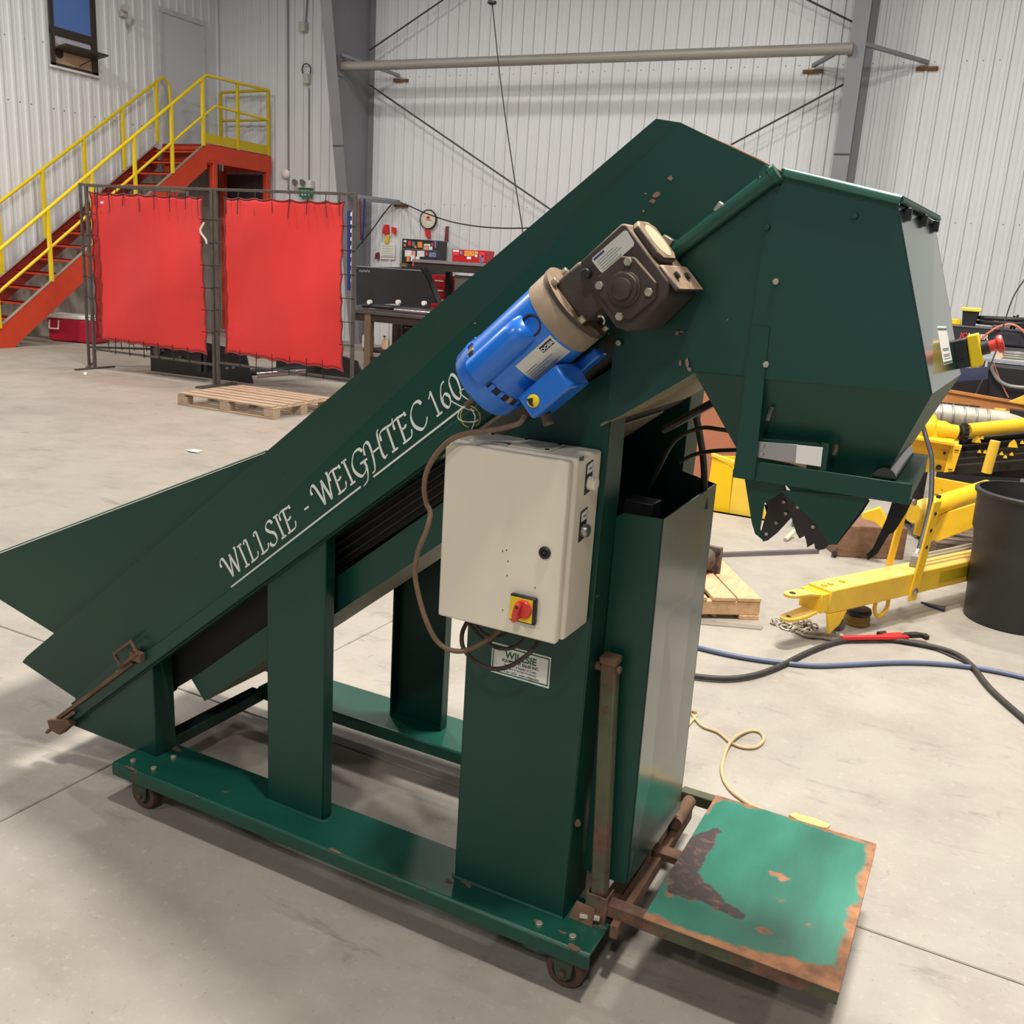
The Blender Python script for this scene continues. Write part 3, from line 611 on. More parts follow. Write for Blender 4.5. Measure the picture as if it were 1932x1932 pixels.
OB('mounting_foot', MB().obox(ms(.190, -.088, -.060), ax * .035, up * .010, dep * .02), BLUE, mo, bevel=.004)
OB('cable_gland', MB().cyl(ms(.090, -.128, .02), ms(.082, -.150, .02), .011, 12), mat('gland_brown', (96, 76, 64), .7), mo, bevel=.002)
# gearbox
gb = link('gearbox', None, mach)
gp = [(.326, .024), (.336, .032), (.432, .032), (.440, .026), (.440, -.100), (.425, -.117), (.345, -.124), (.330, -.118), (.318, -.100), (.318, -.045), (.326, -.030)]
OB('housing', MB().slab([ms(a, b, .072) for a, b in gp], dep * -.150), CAST, gb, bevel=.004)
OB('front_cover', MB().slab([ms(a, b, .071) for a, b in ((.346, -.012), (.402, -.012), (.420, -.030), (.424, -.088), (.408, -.108), (.350, -.108), (.332, -.090), (.330, -.030))], dep * .010), CAST, gb, bevel=.003)
hub = ms(.374, -.060, .080)
OB('hub', MB().lathe(hub, dep, [(0, .030), (.004, .030), (.006, .026), (.012, .026), (.013, .019), (.013, .001)], 32), CAST, gb)
OB('output_shaft', MB().lathe(hub + dep * .010, dep, [(0, .0185), (.010, .0185), (.011, .0165), (.011, .001)], 28), mat('shaft_dark', (74, 62, 56), .5, .4, .2, 30), gb)
for a, b in ((.407, -.029), (.342, -.027), (.405, -.093), (.339, -.092)):
    OB('bolt', MB().cyl(ms(a, b, .080), ms(a, b, .087), .0078, 6), ZINC, gb, bevel=.001)
npt = [(.3575, .021), (.431, .019), (.434, .015), (.432, -.009), (.428, -.0125), (.358, -.0115), (.355, -.008), (.354, .017)]
OB('name_plate', MB().slab([ms(a, b, .0725) for a, b in npt], dep * .0016), PLATE, gb, label='pale aluminium maker plate')
OB('maker_mark', MB().slab([ms(a, b, .0741) for a, b in ((.358, .0185), (.382, .0180), (.382, .0145), (.358, .0150))], dep * .0004), mat('blue_print', (44, 46, 120), .6), gb)
for k, b in enumerate((.010, .0055, .001, -.0035, -.008)):
    OB('print_line', MB().slab([ms(a, b + c_, .0741) for a, c_ in ((.360, 0), (.398 + .006 * (k % 3), 0), (.398 + .006 * (k % 3), -.0011), (.360, -.0011))], dep * .0003), MATS['grey_print'], gb)
OB('end_cover', MB().slab([ms(.440, b, d) for b, d in ((.012, .062), (.024, .044), (.026, -.010), (.016, -.034), (-.044, -.034), (-.058, -.016), (-.060, .052), (-.048, .064))], ax * .013), CAST, gb, bevel=.003)
OB('cover_ring', MB().lathe(ms(.4528, -.018, .014), ax, [(0, .034), (.001, .034), (.0012, .028), (.0012, .001)], 28), mat('dust_tan', (196, 172, 140), .8), gb)
OB('foot_lip', MB().slab([ms(.438, -.066, .070), ms(.438, -.118, .070), ms(.446, -.122, .066), ms(.446, -.066, .066)], dep * -.145), CAST, gb, bevel=.003)
for d in (.035, -.025): OB('bolt', MB().cyl(ms(.445, -.092, d), ms(.452, -.092, d), .007, 6), BLKP, gb)
OB('fill_plug', MB().cyl(ms(.334, .006, .070), ms(.334, .006, .086), .009, 12), BLKP, gb, bevel=.002)
OB('drain_plug', MB().tube([ms(.300, -.062, .06), ms(.306, -.066, .062), ms(.306, -.075, .062), ms(.300, -.078, .06)], .002, 5), ZINC, gb)
# --- control enclosure
cb = link('control_box', None, mach)
CREAM = mat('cream_enamel', (234, 224, 206), .42, 0, .05, 3, rust=0.0, coat=.1)
x0, x1, z0, z1 = -.971, -.687, .871, 1.249
OB('enclosure', MB().box((x0 + .004, 1.640, z0 + .003), (x1, 1.762, z1)), CREAM, cb, bevel=.006, seg=3)
OB('door', MB().box((x0, 1.618, z0), (x1 - .008, 1.638, z1 - .004)), CREAM, cb, bevel=.005, seg=3)
OB('door_gasket', MB().box((x0 + .012, 1.636, z0 + .010), (x1 - .016, 1.642, z1 - .012)), DKPRINT, cb)
OB('hinge_strip', MB().box((x0 - .004, 1.628, z0 + .03), (x0 + .002, 1.64, z0 + .105)), CREAM, cb, bevel=.002)
OB('gland_plate', MB().slab([V(-.935, 1.652, 1.2492), V(-.800, 1.652, 1.2492), V(-.770, 1.652, 1.2492), V(-.757, 1.664, 1.2492), V(-.757, 1.74, 1.2492), V(-.935, 1.74, 1.2492)], (0, 0, .0025)), CREAM, cb, bevel=.0008)
OB('stick_plate', MB().slab([V(-.925, 1.650, 1.2517), V(-.845, 1.650, 1.2517), V(-.850, 1.675, 1.2517), V(-.930, 1.675, 1.2517)], (0, 0, .0015)), PLATE, cb)
for x, y in ((-.925, 1.735), (-.845, 1.735), (-.770, 1.735), (-.765, 1.665), (-.848, 1.655)):
    OB('screw', MB().cyl((x, y, 1.2515), (x, y, 1.2535), .0045, 10), DKPRINT, cb)
pl_ = mY(1028.5, 1042.5, 1.618)
OB('door_lock', MB().lathe(pl_, (0, -1, 0), [(0, .0125), (.004, .0125), (.006, .010), (.006, .007), (.003, .006), (.003, .001)], 28), BLKP, cb)
OB('lock_slot', MB().box((pl_.x - .004, pl_.y - .0055, pl_.z - .003), (pl_.x + .004, pl_.y - .002, pl_.z + .003)), BLKP, cb)
# isolator switch
c0, c1, c2, c3 = [mY(780 + a / 4.83, 780 + b / 4.83, 1.617) for a, b in ((905, 1625), (1140, 1680), (1125, 1925), (890, 1865))]
OB('switch_base', MB().slab([c0, c1, c2, c3], (0, -.012, 0)), BLKP, cb, bevel=.003)
k = .07; cen = (c0 + c1 + c2 + c3) / 4
ins = [cen + (p - cen) * .86 + V(-.0018, -.0122, 0) for p in (c0, c1, c2, c3)]
OB('switch_plate', MB().slab(ins, (0, -.0015, 0)), YELP, cb, label='yellow switch plate')
kc = mY(780 + 995 / 4.83, 780 + 1790 / 4.83, 1.60)
OB('switch_dial', MB().lathe(V(kc.x, 1.604, kc.z), (0, -1, 0), [(0, .0195), (.004, .0195), (.007, .0175), (.0075, .001)], 32), REDP, cb)
OB('switch_handle', MB().slab([V(kc.x + a, 1.597, kc.z + b) for a, b in ((-.012, .014), (-.004, .016), (.001, .010), (-.002, .0), (-.004, -.020), (-.010, -.026), (-.017, -.023), (-.016, -.008))], (0, -.014, 0)), REDP, cb, bevel=.003, seg=3)
OB('padlock_hole', MB().cyl((kc.x - .005, 1.5835, kc.z + .009), (kc.x - .005, 1.582, kc.z + .009), .0032, 12), DKPRINT, cb)
# push buttons on the right-hand cheek
def button(px, py, m, r, m2=None, h=.016):
    p = mX(px, py, x1)
    OB('label_holder', MB().slab([V(x1, p.y - .018, p.z - .022), V(x1, p.y + .014, p.z - .017), V(x1, p.y + .014, p.z + .045), V(x1, p.y - .018, p.z + .040)], (.0015, 0, 0)), DKPRINT, cb)
    OB('paper_label', MB().slab([V(x1 + .0015, p.y - .014, p.z + .020), V(x1 + .0015, p.y + .011, p.z + .022), V(x1 + .0015, p.y + .011, p.z + .042), V(x1 + .0015, p.y - .014, p.z + .037)], (.0006, 0, 0)), WHITE, cb)
    OB('print_line', MB().slab([V(x1 + .0021, p.y - .006, p.z + .028), V(x1 + .0021, p.y + .005, p.z + .029), V(x1 + .0021, p.y + .005, p.z + .032), V(x1 + .0021, p.y - .006, p.z + .031)], (.0002, 0, 0)), DKPRINT, cb)
    OB('push_button', MB().lathe((x1 + .0005, p.y, p.z), (1, 0, 0), [(0, r), (h * .8, r), (h, r * .88), (h + .001, .001)], 28), m, cb)
    if m2: OB('button_cap', MB().lathe((x1 + h * .95, p.y, p.z), (1, 0, 0), [(0, r * .82), (.002, r * .80), (.003, .001)], 28), m2, cb)
button(1110, 911, IVORY, .0135, None, .018)
button(1099, 1000, STEEL, .0135, mat('green_button', (46, 96, 86), .45), .013)
for px, py in ((947, 1040), (954, 1038), (957, 1059), (955, 1086), (947, 1151), (1008, 1109)):
    p = mY(px, py, 1.6178); OB('paint_chip', MB().slab([p, p + V(.002, 0, .003), p + V(.0035, 0, .001), p + V(.002, 0, -.002)], (0, -.0003, 0)), mat('chip', (112, 96, 84), .8), cb)
OB('green_smear', MB().slab([mX(780 + a / 4.83, 780 + b / 4.83, x1 + .0003) for a, b in ((1510, 400), (1555, 385), (1550, 430), (1515, 435))], (.0004, 0, 0)), GRPRINT, cb)
# conduit and loops of cable
CAB = mat('brown_flex_cable', (116, 92, 72), .55, 0, .2, 30)
DCAB = mat('dark_flex_cable', (58, 46, 38), .5, 0, .2, 30)
def cable(pts, r, m, y=1.6, nm='cable'):
    return OB(nm, MB().tube([mY(p[0], p[1], p[2] if len(p) > 2 else y) for p in pts], r, 10), m, mach)
cable([(990, 783, 1.64), (982, 797, 1.635), (960, 805, 1.63), (925, 812, 1.62), (885, 817, 1.61), (852, 829, 1.60), (826, 854, 1.60), (807, 885, 1.60), (800, 918, 1.60), (804, 948, 1.61), (812, 968, 1.61), (805, 1000, 1.60), (789, 1040, 1.60), (783, 1080, 1.60), (789, 1120, 1.60), (803, 1168, 1.60), (822, 1206, 1.61), (846, 1225, 1.62), (875, 1228, 1.63), (908, 1215, 1.66), (934, 1196, 1.69), (950, 1180, 1.70)], .0055, CAB)
cable([(882, 1172, 1.69), (872, 1195, 1.68), (874, 1222, 1.67), (894, 1246, 1.66), (925, 1261, 1.655), (956, 1259, 1.655), (985, 1243, 1.66), (1006, 1225, 1.67), (1018, 1206, 1.69)], .0050, DCAB)
cable([(884, 1174, 1.71), (905, 1200, 1.70), (930, 1219, 1.70), (955, 1224, 1.70), (978, 1217, 1.70), (992, 1200, 1.71)], .0045, DCAB)
cable([(895, 1176, 1.73), (915, 1196, 1.73), (940, 1201, 1.73), (965, 1192, 1.73)], .0035, DCAB)
WIRE = [mat('wire_white', (206, 206, 196), .5), mat('wire_yellow', (190, 170, 40), .5), mat('wire_dark', (70, 60, 44), .6)]
cable([(906, 743, 1.70), (890, 755, 1.72), (880, 764, 1.74)], .006, CAB, nm='cable_stub')
for k, pts in enumerate(([(886, 733), (872, 735), (868, 742), (880, 752), (892, 760)], [(850, 756), (864, 764), (880, 771), (895, 775)], [(880, 766), (868, 775), (864, 788), (874, 795), (895, 796), (902, 792)],
                         [(874, 768), (869, 785), (874, 800), (884, 806)], [(896, 765), (903, 778), (905, 790), (900, 806)], [(888, 770), (896, 785), (894, 800), (890, 810)], [(884, 764), (898, 772), (906, 785), (904, 798), (899, 803)])):
    cable(pts, .0013, WIRE[(0, 0, 0, 1, 2, 0, 1)[k]], 1.735, 'loose_wire')
# --- white calligraphic lettering on the side plate, drawn with a broad-nib stroke
GL = {
 'I': (.34, [[(.02, 0), (.32, 0)], [(.17, 0), (.17, 1)], [(.04, 1), (.33, 1)]]),
 'W': (1.02, [[(-.10, .70), (-.10, .88), (.02, 1.02), (.14, .98), (.22, .70), (.34, 0)], [(.34, 0), (.60, .98)], [(.58, .98), (.76, 0)], [(.76, 0), (.98, .9), (.98, 1.12)]]),
 'L': (.58, [[(.0, .88), (.06, 1.02), (.22, 1.0)], [(.2, 1), (.14, .02)], [(0, 0), (.3, 0), (.48, .05), (.58, .24)]]),
 'S': (.52, [[(.50, .84), (.42, 1.0), (.22, 1.0), (.08, .82), (.2, .6), (.4, .42), (.42, .14), (.24, -.01), (.05, .02), (-.02, .18)]]),
 'E': (.60, [[(.2, .98), (.13, .02)], [(-.10, .68), (-.06, .92), (.12, 1.0), (.46, .97), (.56, .98), (.58, .86)], [(.16, .5), (.40, .5), (.42, .58)], [(0, 0), (.34, 0), (.50, .05), (.60, .26)]]),
 '-': (.30, [[(0, .40), (.26, .40)]]),
 'G': (.80, [[(.74, .84), (.62, 1.0), (.32, .98), (.06, .66), (.05, .3), (.26, .0), (.52, .06), (.64, .22)], [(.64, .44), (.64, .1), (.46, -.28), (.16, -.40)], [(.42, .45), (.82, .45)]]),
 'H': (.84, [[(-.12, .62), (-.04, .92), (.16, 1.02), (.26, .86), (.2, .3), (.06, -.12), (-.12, -.20)], [(.92, 1.14), (.78, 1.0), (.66, .3), (.70, .02), (.86, .06)], [(.2, .5), (.68, .52)]]),
 'T': (.66, [[(-.10, .66), (-.04, .92), (.16, 1.0), (.62, .97), (.76, 1.12)], [(.38, .98), (.30, .02)], [(.15, 0), (.48, 0)]]),
 'C': (.74, [[(.72, .84), (.62, 1.0), (.36, 1.0), (.09, .7), (.07, .3), (.3, .0), (.55, .05), (.74, .27)]]),
 '1': (.46, [[(-.02, .78), (.12, .88), (.22, 1.02)], [(.22, 1.0), (.2, .02)], [(.02, 0), (.4, 0)]]),
 '6': (.60, [[(.56, .98), (.32, .9), (.09, .55), (.06, .25), (.22, .0), (.42, .08), (.50, .32), (.36, .52), (.16, .46), (.08, .28)]]),
 '0': (.60, [[(.30, 1.0), (.08, .8), (.04, .3), (.22, 0), (.44, .15), (.52, .65), (.44, .92), (.30, 1.0)]]),
}
u0_ = mY(400 + 140 / 3.864, 700 + 1575 / 3.864, 1.765); u1_ = mY(400 + 1800 / 3.864, 700 + 290 / 3.864, 1.765)
ud = (u1_ - u0_).normalized(); vd = V(-ud.z, 0, ud.x); YL = 1.7643
def nib_strip(mb, pts, y=YL, w=.135, mn=.052, ang=38):
    P = spline([V(p[0], p[1], 0) for p in pts], 7) if len(pts) > 2 else [V(pts[0][0], pts[0][1], 0).lerp(V(pts[1][0], pts[1][1], 0), t / 4) for t in range(5)]
    L = []
    for i, p in enumerate(P):
        t = (P[min(i + 1, len(P) - 1)] - P[max(i - 1, 0)]); t.normalize(); nrm = V(-t.y, t.x, 0)
        hw = .5 * max(mn, w * abs(math.sin(math.atan2(t.y, t.x) - math.radians(ang))))
        L += [p + nrm * hw, p - nrm * hw]
    return L
lt = link('lettering', None, mach); lt['label'] = 'white painted words WILLSIE - WEIGHTEC 160'
def word(s, ua, ub, v0, cap, grow=0.0):
    tot = sum(GL[c][0] + .10 for c in s) - .10; k = (ub - ua) / tot / cap; x = 0.0
    for ci, c in enumerate(s):
        w, strokes = GL[c]; b = MB()
        for st in strokes:
            L = nib_strip(b, st); o = len(b.v)
            for p in L:
                u = ua + ((x + p.x) * k + p.y * .16) * cap; v = v0 + p.y * cap
                q = u0_ + ud * u + vd * v; b.v.append(V(q.x, YL, q.z))
            for i in range(0, len(L) - 2, 2): b.f.append((o + i, o + i + 1, o + i + 3, o + i + 2))
        me = bpy.data.meshes.new('letter'); me.from_pydata([p - mb0 for p in b.v], [], b.f); me.materials.append(WHITE)
        link('letter', me, lt); x += w + .10
word('WILLSIE', .006, .303, .0185, .055)
word('-', .344, .364, .0185, .055)
word('WEIGHTEC', .392, .784, .0185, .055)
word('160', .806, .897, .0205, .053)
for a, b_ in ((0.0, .531), (.576, .9)):
    q = [u0_ + ud * u + vd * v for u, v in ((a, -.0022), (b_, -.0022), (b_, .0022), (a, .0022))]
    me = bpy.data.meshes.new('underline'); me.from_pydata([V(p.x, YL, p.z) - mb0 for p in q], [], [(0, 1, 2, 3)]); me.materials.append(WHITE); link('underline', me, lt)
# --- dealer's label on the tower
lc = [mY(780 + a / 4.83, 1100 + b / 4.83, 1.7635) for a, b in ((722, 533), (1257, 680), (1235, 962), (705, 805))]
lab = OB('dealer_label', MB().slab(lc, (0, -.0006, 0)), WHITE, mach, label='white and green printed label')
lx = (lc[1] - lc[0]); lw = lx.length; lx.normalize(); ly = (lc[0] - lc[3]); lh = ly.length; ly.normalize(); LP = lambda u, v: lc[3] + lx * (u * lw) + ly * (v * lh) + V(0, -.0009, 0)
for e in (((.02, .95), (.98, .95), (.98, .91), (.02, .91)), ((.02, .09), (.98, .09), (.98, .05), (.02, .05)), ((.02, .95), (.038, .95), (.038, .05), (.02, .05)), ((.962, .95), (.98, .95), (.98, .05), (.962, .05))):
    OB('border', MB().slab([LP(*p) for p in e], (0, -.0003, 0)), GRPRINT, lab)
for s_, v, sz, m_, bd in (('WILLSIE', .60, .0225, GRPRINT, .0006), ('EQUIPMENT SALES INC.', .46, .0088, DKPRINT, .0002), ('Distributor & Supplier of Quality', .34, .0062, DKPRINT, 0), ('Vegetable & Nursery Equipment', .24, .0062, DKPRINT, 0), ('519-561-2025  www.willsie.com', .12, .0074, DKPRINT, .0001)):
    text('lettering', s_, LP(.5, v), lx, ly, sz, m_, lab, .0002, 'CENTER', bd)
# ================================================================== the hall
def floor_mat():
    s = NT('worn_concrete')
    big = s.noise(.55, 4, .6); mid = s.noise(2.6, 6, .62); fine = s.noise(38, 6, .7); st = s.noise(2.2, 8, .72, (1, 3.2, 1), .6)
    c = s.mix(s.ramp(big, .3, .7), lin((170, 164, 153)), lin((152, 147, 138)))
    c = s.mix(s.ramp(mid, .42, .72, 0, .6), c, lin((130, 123, 113)))
    c = s.mix(s.ramp(st, .58, .72, 0, .55), c, lin((92, 85, 80)))
    c = s.mix(s.ramp(s.noise(7.5, 7, .68, (2.4, .8, 1)), .62, .74, 0, .45), c, lin((100, 92, 84)))
    c = s.mix(s.ramp(fine, .56, .72, 0, .38), c, lin((188, 182, 172)))
    c = s.mix(s.ramp(s.noise(80, 3, .6), .64, .75, 0, .45), c, lin((76, 70, 66)))
    c = s.mix(s.ramp(s.noise(21, 8, .8, (.35, 2.2, 1)), .67, .72, 0, .5), c, lin((200, 192, 178)))
    s.l(c, s.b.inputs['Base Color']); s.l(s.ramp(mid, .3, .7, .42, .62), s.b.inputs['Roughness'])
    s.bump(s.math('ADD', fine, s.math('MULTIPLY', s.noise(160, 3), .5)), .12, .003)
    MATS['floor'] = s.m; return s.m
FM = floor_mat()
fl = struct(OB('floor', MB().box((-19, -9, -.30), (10, 19, -.06)), mat('subgrade', (40, 38, 36), .9), org=(0, 0, 0)))
fc = V(-2.21, 2.39, 0); fr_ = Matrix.Rotation(math.radians(-1.9), 3, 'Z')
for i in range(-5, 4):
    for j in range(-4, 5):
        a, b = i * 3.66, j * 3.66; g_ = .0025
        q = [fc + fr_ @ V(*p) for p in ((a + g_, b + g_, 0), (a + 3.66 - g_, b + g_, 0), (a + 3.66 - g_, b + 3.66 - g_, 0), (a + g_, b + 3.66 - g_, 0))]
        OB('slab', MB().slab(q, (0, 0, -.07)), FM, fl, bevel=.003, seg=1, smooth=False)
WALLM = mat('white_ribbed_sheet', (224, 227, 230), .42, 0, .03, 1.2)
XW, YW = -13.81, 15.02
def ribs(n0, n1, pitch=.2, d=.022):
    out = []
    for k in range(n0, n1):
        x = k * pitch
        out += [(x, 0), (x + .060, 0), (x + .068, .003), (x + .080, .003), (x + .088, 0), (x + .142, 0), (x + .150, d), (x + .186, d), (x + .190, 0), (x + .194, -.010), (x + .198, 0)]
    return out
def wall(name, prof, fn, z0, z1):
    b = MB()
    for a, d in prof: b.v += [fn(a, d, z0), fn(a, d, z1)]
    b.f = [(2 * i, 2 * i + 2, 2 * i + 3, 2 * i + 1) for i in range(len(prof) - 1)]
    o = OB(name, b, WALLM, org=(0, 0, 0), smooth=False); return struct(o)
wb = wall('wall_back', ribs(-69, 45), lambda a, d, z: V(a, YW - d, z), 0, 8.0)
OB('backing', MB().box((-14.2, YW + .01, 0), (9.5, YW + .15, 8)), WALLM, wb)
wl = wall('wall_left', ribs(15, 75), lambda a, d, z: V(XW + d, a, z), 0, 8.0)
OB('backing', MB().box((XW - .2, 3, 0), (XW - .01, 15.2, 8)), WALLM, wl)
GREYST = mat('grey_painted_steel', (132, 132, 138), .45, 0, .06, 2)
SCREW = mat('wall_screw', (96, 92, 88), .5)
sb = MB()
for z in (2.54, 4.62):
    for k in range(-50, 8):
        if k % 4 != 3: sb.cyl((k * .2 + .06, YW - .001, z), (k * .2 + .06, YW - .006, z), .008, 6)
o = OB('wall_screw', sb, SCREW, wb, kind='stuff')
sl_ = MB()
for k in range(26, 70):
    if k % 4 != 3: sl_.cyl((XW + .001, k * .2 + .06, 3.55), (XW + .006, k * .2 + .06, 3.55), .010, 6)
for p_ in ((8, 65), (45, 73), (63, 76), (81, 79)):
    p = Xp(p_[0] + 60 - 60, p_[1], XW); sl_.cyl((XW + .001, p.y, p.z), (XW + .006, p.y, p.z), .010, 6)
OB('wall_screw', sl_, SCREW, wl, kind='stuff')
# portal frame columns (tapered webs)
def column(x, ytop, ybot, hw, name, splice):
    c = struct(OB(name, MB().hexa([(x - .006, ybot, 0), (x + .006, ybot, 0), (x + .006, YW - .03, 0), (x - .006, YW - .03, 0)], [(x - .006, ytop, 8), (x + .006, ytop, 8), (x + .006, YW - .03, 8), (x - .006, YW - .03, 8)]), GREYST))
    c['label'] = 'grey painted steel column standing against the ribbed wall'
    OB('flange', MB().hexa([(x - hw, ybot - .012, 0), (x + hw, ybot - .012, 0), (x + hw, ybot, 0), (x - hw, ybot, 0)], [(x - hw, ytop - .012, 8), (x + hw, ytop - .012, 8), (x + hw, ytop, 8), (x - hw, ytop, 8)]), GREYST, c, bevel=.002)
    ys = ybot + (ytop - ybot) * splice / 8
    OB('splice', MB().box((x - hw - .002, ys - .020, splice), (x + hw + .002, ys - .010, splice + .02)), mat('dark_joint', (70, 68, 70), .7), c)
    OB('rear_flange', MB().box((x - hw, YW - .034, 0), (x + hw, YW - .024, 8)), GREYST, c)
    return c
column(-10.36, 13.30, 14.72, .11, 'trim_1', 3.37)
column(-2.06, 14.17, 14.17, .105, 'trim_2', 3.31)
eave = OB('trim_3', MB().cyl((-10.33, 14.12, 4.63), (-2.1, 14.12, 4.63), .075, 24), mat('grey_pipe', (150, 144, 136), .45, .1, .12, 3, stretch=(.4, 3, 3)))
struct(eave)['label'] = 'long grey steel pipe strut between the two columns'
OB('end_plate', MB().box((-10.345, 14.02, 4.48), (-10.33, 14.22, 4.80)), GREYST, eave)
def flybrace(p, q, nm):
    o = OB(nm, MB().bar(p, q, .05, .05), GREYST, bevel=.004); struct(o)
    o['label'] = 'short grey angle brace tying a column to the wall'
    OB('rusty_cleat', MB().box((q[0] - .14, YW - .055, q[2] - .09), (q[0] + .14, YW - .002, q[2] - .045)), mat('rusty_cleat', (118, 82, 44), .85, 0, .4, 20), o)
flybrace(V(-10.28, 14.05, 4.80), V(-9.70, 14.95, 4.63), 'trim_4')
flybrace(V(-10.28, 14.35, 2.60), V(-9.62, 14.95, 2.56), 'trim_5')
flybrace(V(-1.98, 14.2, 4.70), V(-1.22, 14.95, 4.60), 'trim_6')
flybrace(V(-2.14, 14.2, 4.70), V(-2.74, 14.95, 4.60), 'trim_7')
CABLE = mat('brace_rod', (72, 72, 74), .5, .3)
k_ = 8
for p, q, lb in ((Yp(697, 160, 14.75), Yp(1046, 400, 14.75), 'lower left'), (Yp(697, 95, 14.75), Yp(850, -10, 14.75), 'upper left'), (Yp(1592, 159, 14.75), Yp(1370, 278, 14.75), 'lower right'), (Yp(1612, 43, 14.75), Yp(1500, -12, 14.75), 'upper right')):
    d = (q - p); q2 = p + d * (1.25 if 'lower' in lb else 1.4)
    o = OB('trim_%d' % k_, MB().cyl(p, q2, .014, 8), CABLE); struct(o)['label'] = 'thin steel brace rod, ' + lb + ' of the four on the back wall'; k_ += 1
# window_1 in the left wall: fixed light above, hopper vent below (its sash tipped into the hall)
BRZ = mat('bronze_frame', (66, 58, 52), .45, .2, .1, 8)
wy0, wy1, wz0, wzm, wz1 = 11.235, 12.125, 4.19, 4.70, 6.2
win = OB('window_1', MB().box((XW + .03, wy0, wz0), (XW + .06, wy0 + .075, wz1)).box((XW + .03, wy1 - .11, wz0), (XW + .06, wy1, wz1)).box((XW + .03, wy0, wzm - .06), (XW + .062, wy1, wzm + .06)).box((XW + .03, wy0, wz0), (XW + .06, wy1, wz0 + .045)), BRZ, bevel=.004)
struct(win); win['label'] = 'bronze framed window high in the left wall'
OB('glass', MB().box((XW + .040, wy0 + .07, wzm + .05), (XW + .044, wy1 - .10, wz1)), mat('reflection_blue_glass', (96, 132, 200), .05, 0, .05, 1, spec=.9), win)  # light blue base colour stands in for the reflection in the pane
OB('sash', MB().obox((XW + .19, (wy0 + wy1) / 2, 4.46), (.15, 0, .025), (0, .41, 0), (-.004, 0, .014)), BRZ, win, bevel=.003)
OB('opening_back', MB().box((XW + .024, wy0 + .06, wz0 + .03), (XW + .030, wy1 - .07, wzm)), mat('room_beyond', (176, 148, 120), .8), win)
OB('blind', MB().box((XW + .031, wy0 + .10, 4.52), (XW + .036, wy1 - .12, 4.64)), mat('blind', (190, 190, 200), .7), win)
OB('stay', MB().cyl((XW + .06, 11.75, wz0 + .08), (XW + .28, 11.95, 4.45), .008, 6), BLKP, win)
OB('window_sill', MB().box((XW + .02, wy0 - .03, wz0 - .035), (XW + .075, wy1 + .03, wz0)), WALLM, win, bevel=.004)
OB('round_hole', MB().cyl((XW + .029, 11.40, 4.39), (XW + .034, 11.40, 4.39), .075, 20), BLKP, win)
# door_1 at the head of the stairs
dy0, dy1, dz0, dz1 = 13.50, 14.62, 3.20, 5.52
dr = OB('door_1', MB().box((XW + .02, dy0 + .03, dz0), (XW + .055, dy1 - .10, dz1 - .03)), mat('pale_door', (206, 208, 212), .4, 0, .02), bevel=.003); struct(dr)
dr['label'] = 'plain pale grey door at the head of the stairs'
DFM = mat('door_frame', (196, 198, 202), .4)
OB('door_frame', MB().box((XW + .02, dy1 - .10, dz0), (XW + .085, dy1 - .02, dz1 - .03)), DFM, dr, bevel=.004)
OB('door_frame', MB().box((XW + .02, dy0 - .05, dz1 - .03), (XW + .085, dy1 - .02, dz1 + .05)), DFM, dr, bevel=.004)
OB('door_frame', MB().box((XW + .02, dy0 - .05, dz0), (XW + .085, dy0 + .03, dz1 - .03)), DFM, dr, bevel=.004)
# ================================================================== stairs, screens and the left-hand side
ORANGE = mat('orange_red_steel', (206, 66, 36), .45, 0, .1, 4, rust=.06, rcol=(110, 60, 44))
DKRED = mat('dark_red_steel', (140, 34, 26), .5, 0, .1, 4)
YEL = mat('safety_yellow', (236, 206, 26), .38, 0, .06, 4)
YELD = mat('safety_yellow_guard', (206, 180, 20), .42, 0, .06, 4)
PLY = mat('weathered_ply', (158, 152, 144), .8, 0, .2, 2.2, stretch=(1, 3, .5))
XO, XI = -12.45, -13.60
st = thing('staircase', 'orange steel staircase with yellow handrails climbing to the grey door', 'stairs', (-13.0, 11.5, 0))
def stringer(x0, x1, m, nm='stringer'):
    yz = [(8.93, 0), (9.26, 0), (10.405, .856), (13.20, 2.885), (13.20, 3.20), (13.12, 3.23), (9.02, .26), (8.93, .22)]
    return OB(nm, MB().slab([V(x0, a, b) for a, b in yz], (x1 - x0, 0, 0)), m, st, bevel=.004)
stringer(XO, XO - .012, ORANGE)
OB('stringer_lip', MB().bar((XO - .03, 9.0, .255), (XO - .03, 13.15, 3.265), .07, .008), mat('lip_grey', (150, 134, 120), .6), st)
stringer(XI - .01, XI, DKRED)
OB('stringer_lip', MB().bar((XI + .02, 9.0, .255), (XI + .02, 13.15, 3.265), .05, .008), mat('lip_grey', (150, 134, 120), .6), st)
for k in range(15):
    z = .213 * (k + 1) - .02; y = 8.98 + .288 * k + .12
    t = OB('tread', MB().box((XI, y, z - .045), (XO - .012, y + .03, z)).box((XI, y, z - .012), (XO - .012, y + .05, z)), ORANGE, st)
    g = MB()
    for q in range(9): g.box((XI, y + .055 + q * .022, z - .03), (XO - .012, y + .058 + q * .022, z - .004))
    OB('grating', g, DKRED, t)
OB('fascia', MB().box((XO - .013, 13.14, 2.985), (XO + .002, 14.88, 3.28)), ORANGE, st)
OB('fascia', MB().box((XI, 13.30, 2.95), (XO - .012, 13.312, 3.26)), ORANGE, st, bevel=.003)
OB('fascia', MB().box((XI, 14.86, 2.99), (XO - .012, 14.88, 3.28)), ORANGE, st)
g = MB()
for q in range(38): g.box((XI, 13.32 + q * .041, 3.26), (XO, 13.326 + q * .041, 3.295))
OB('landing_grating', g, DKRED, st)
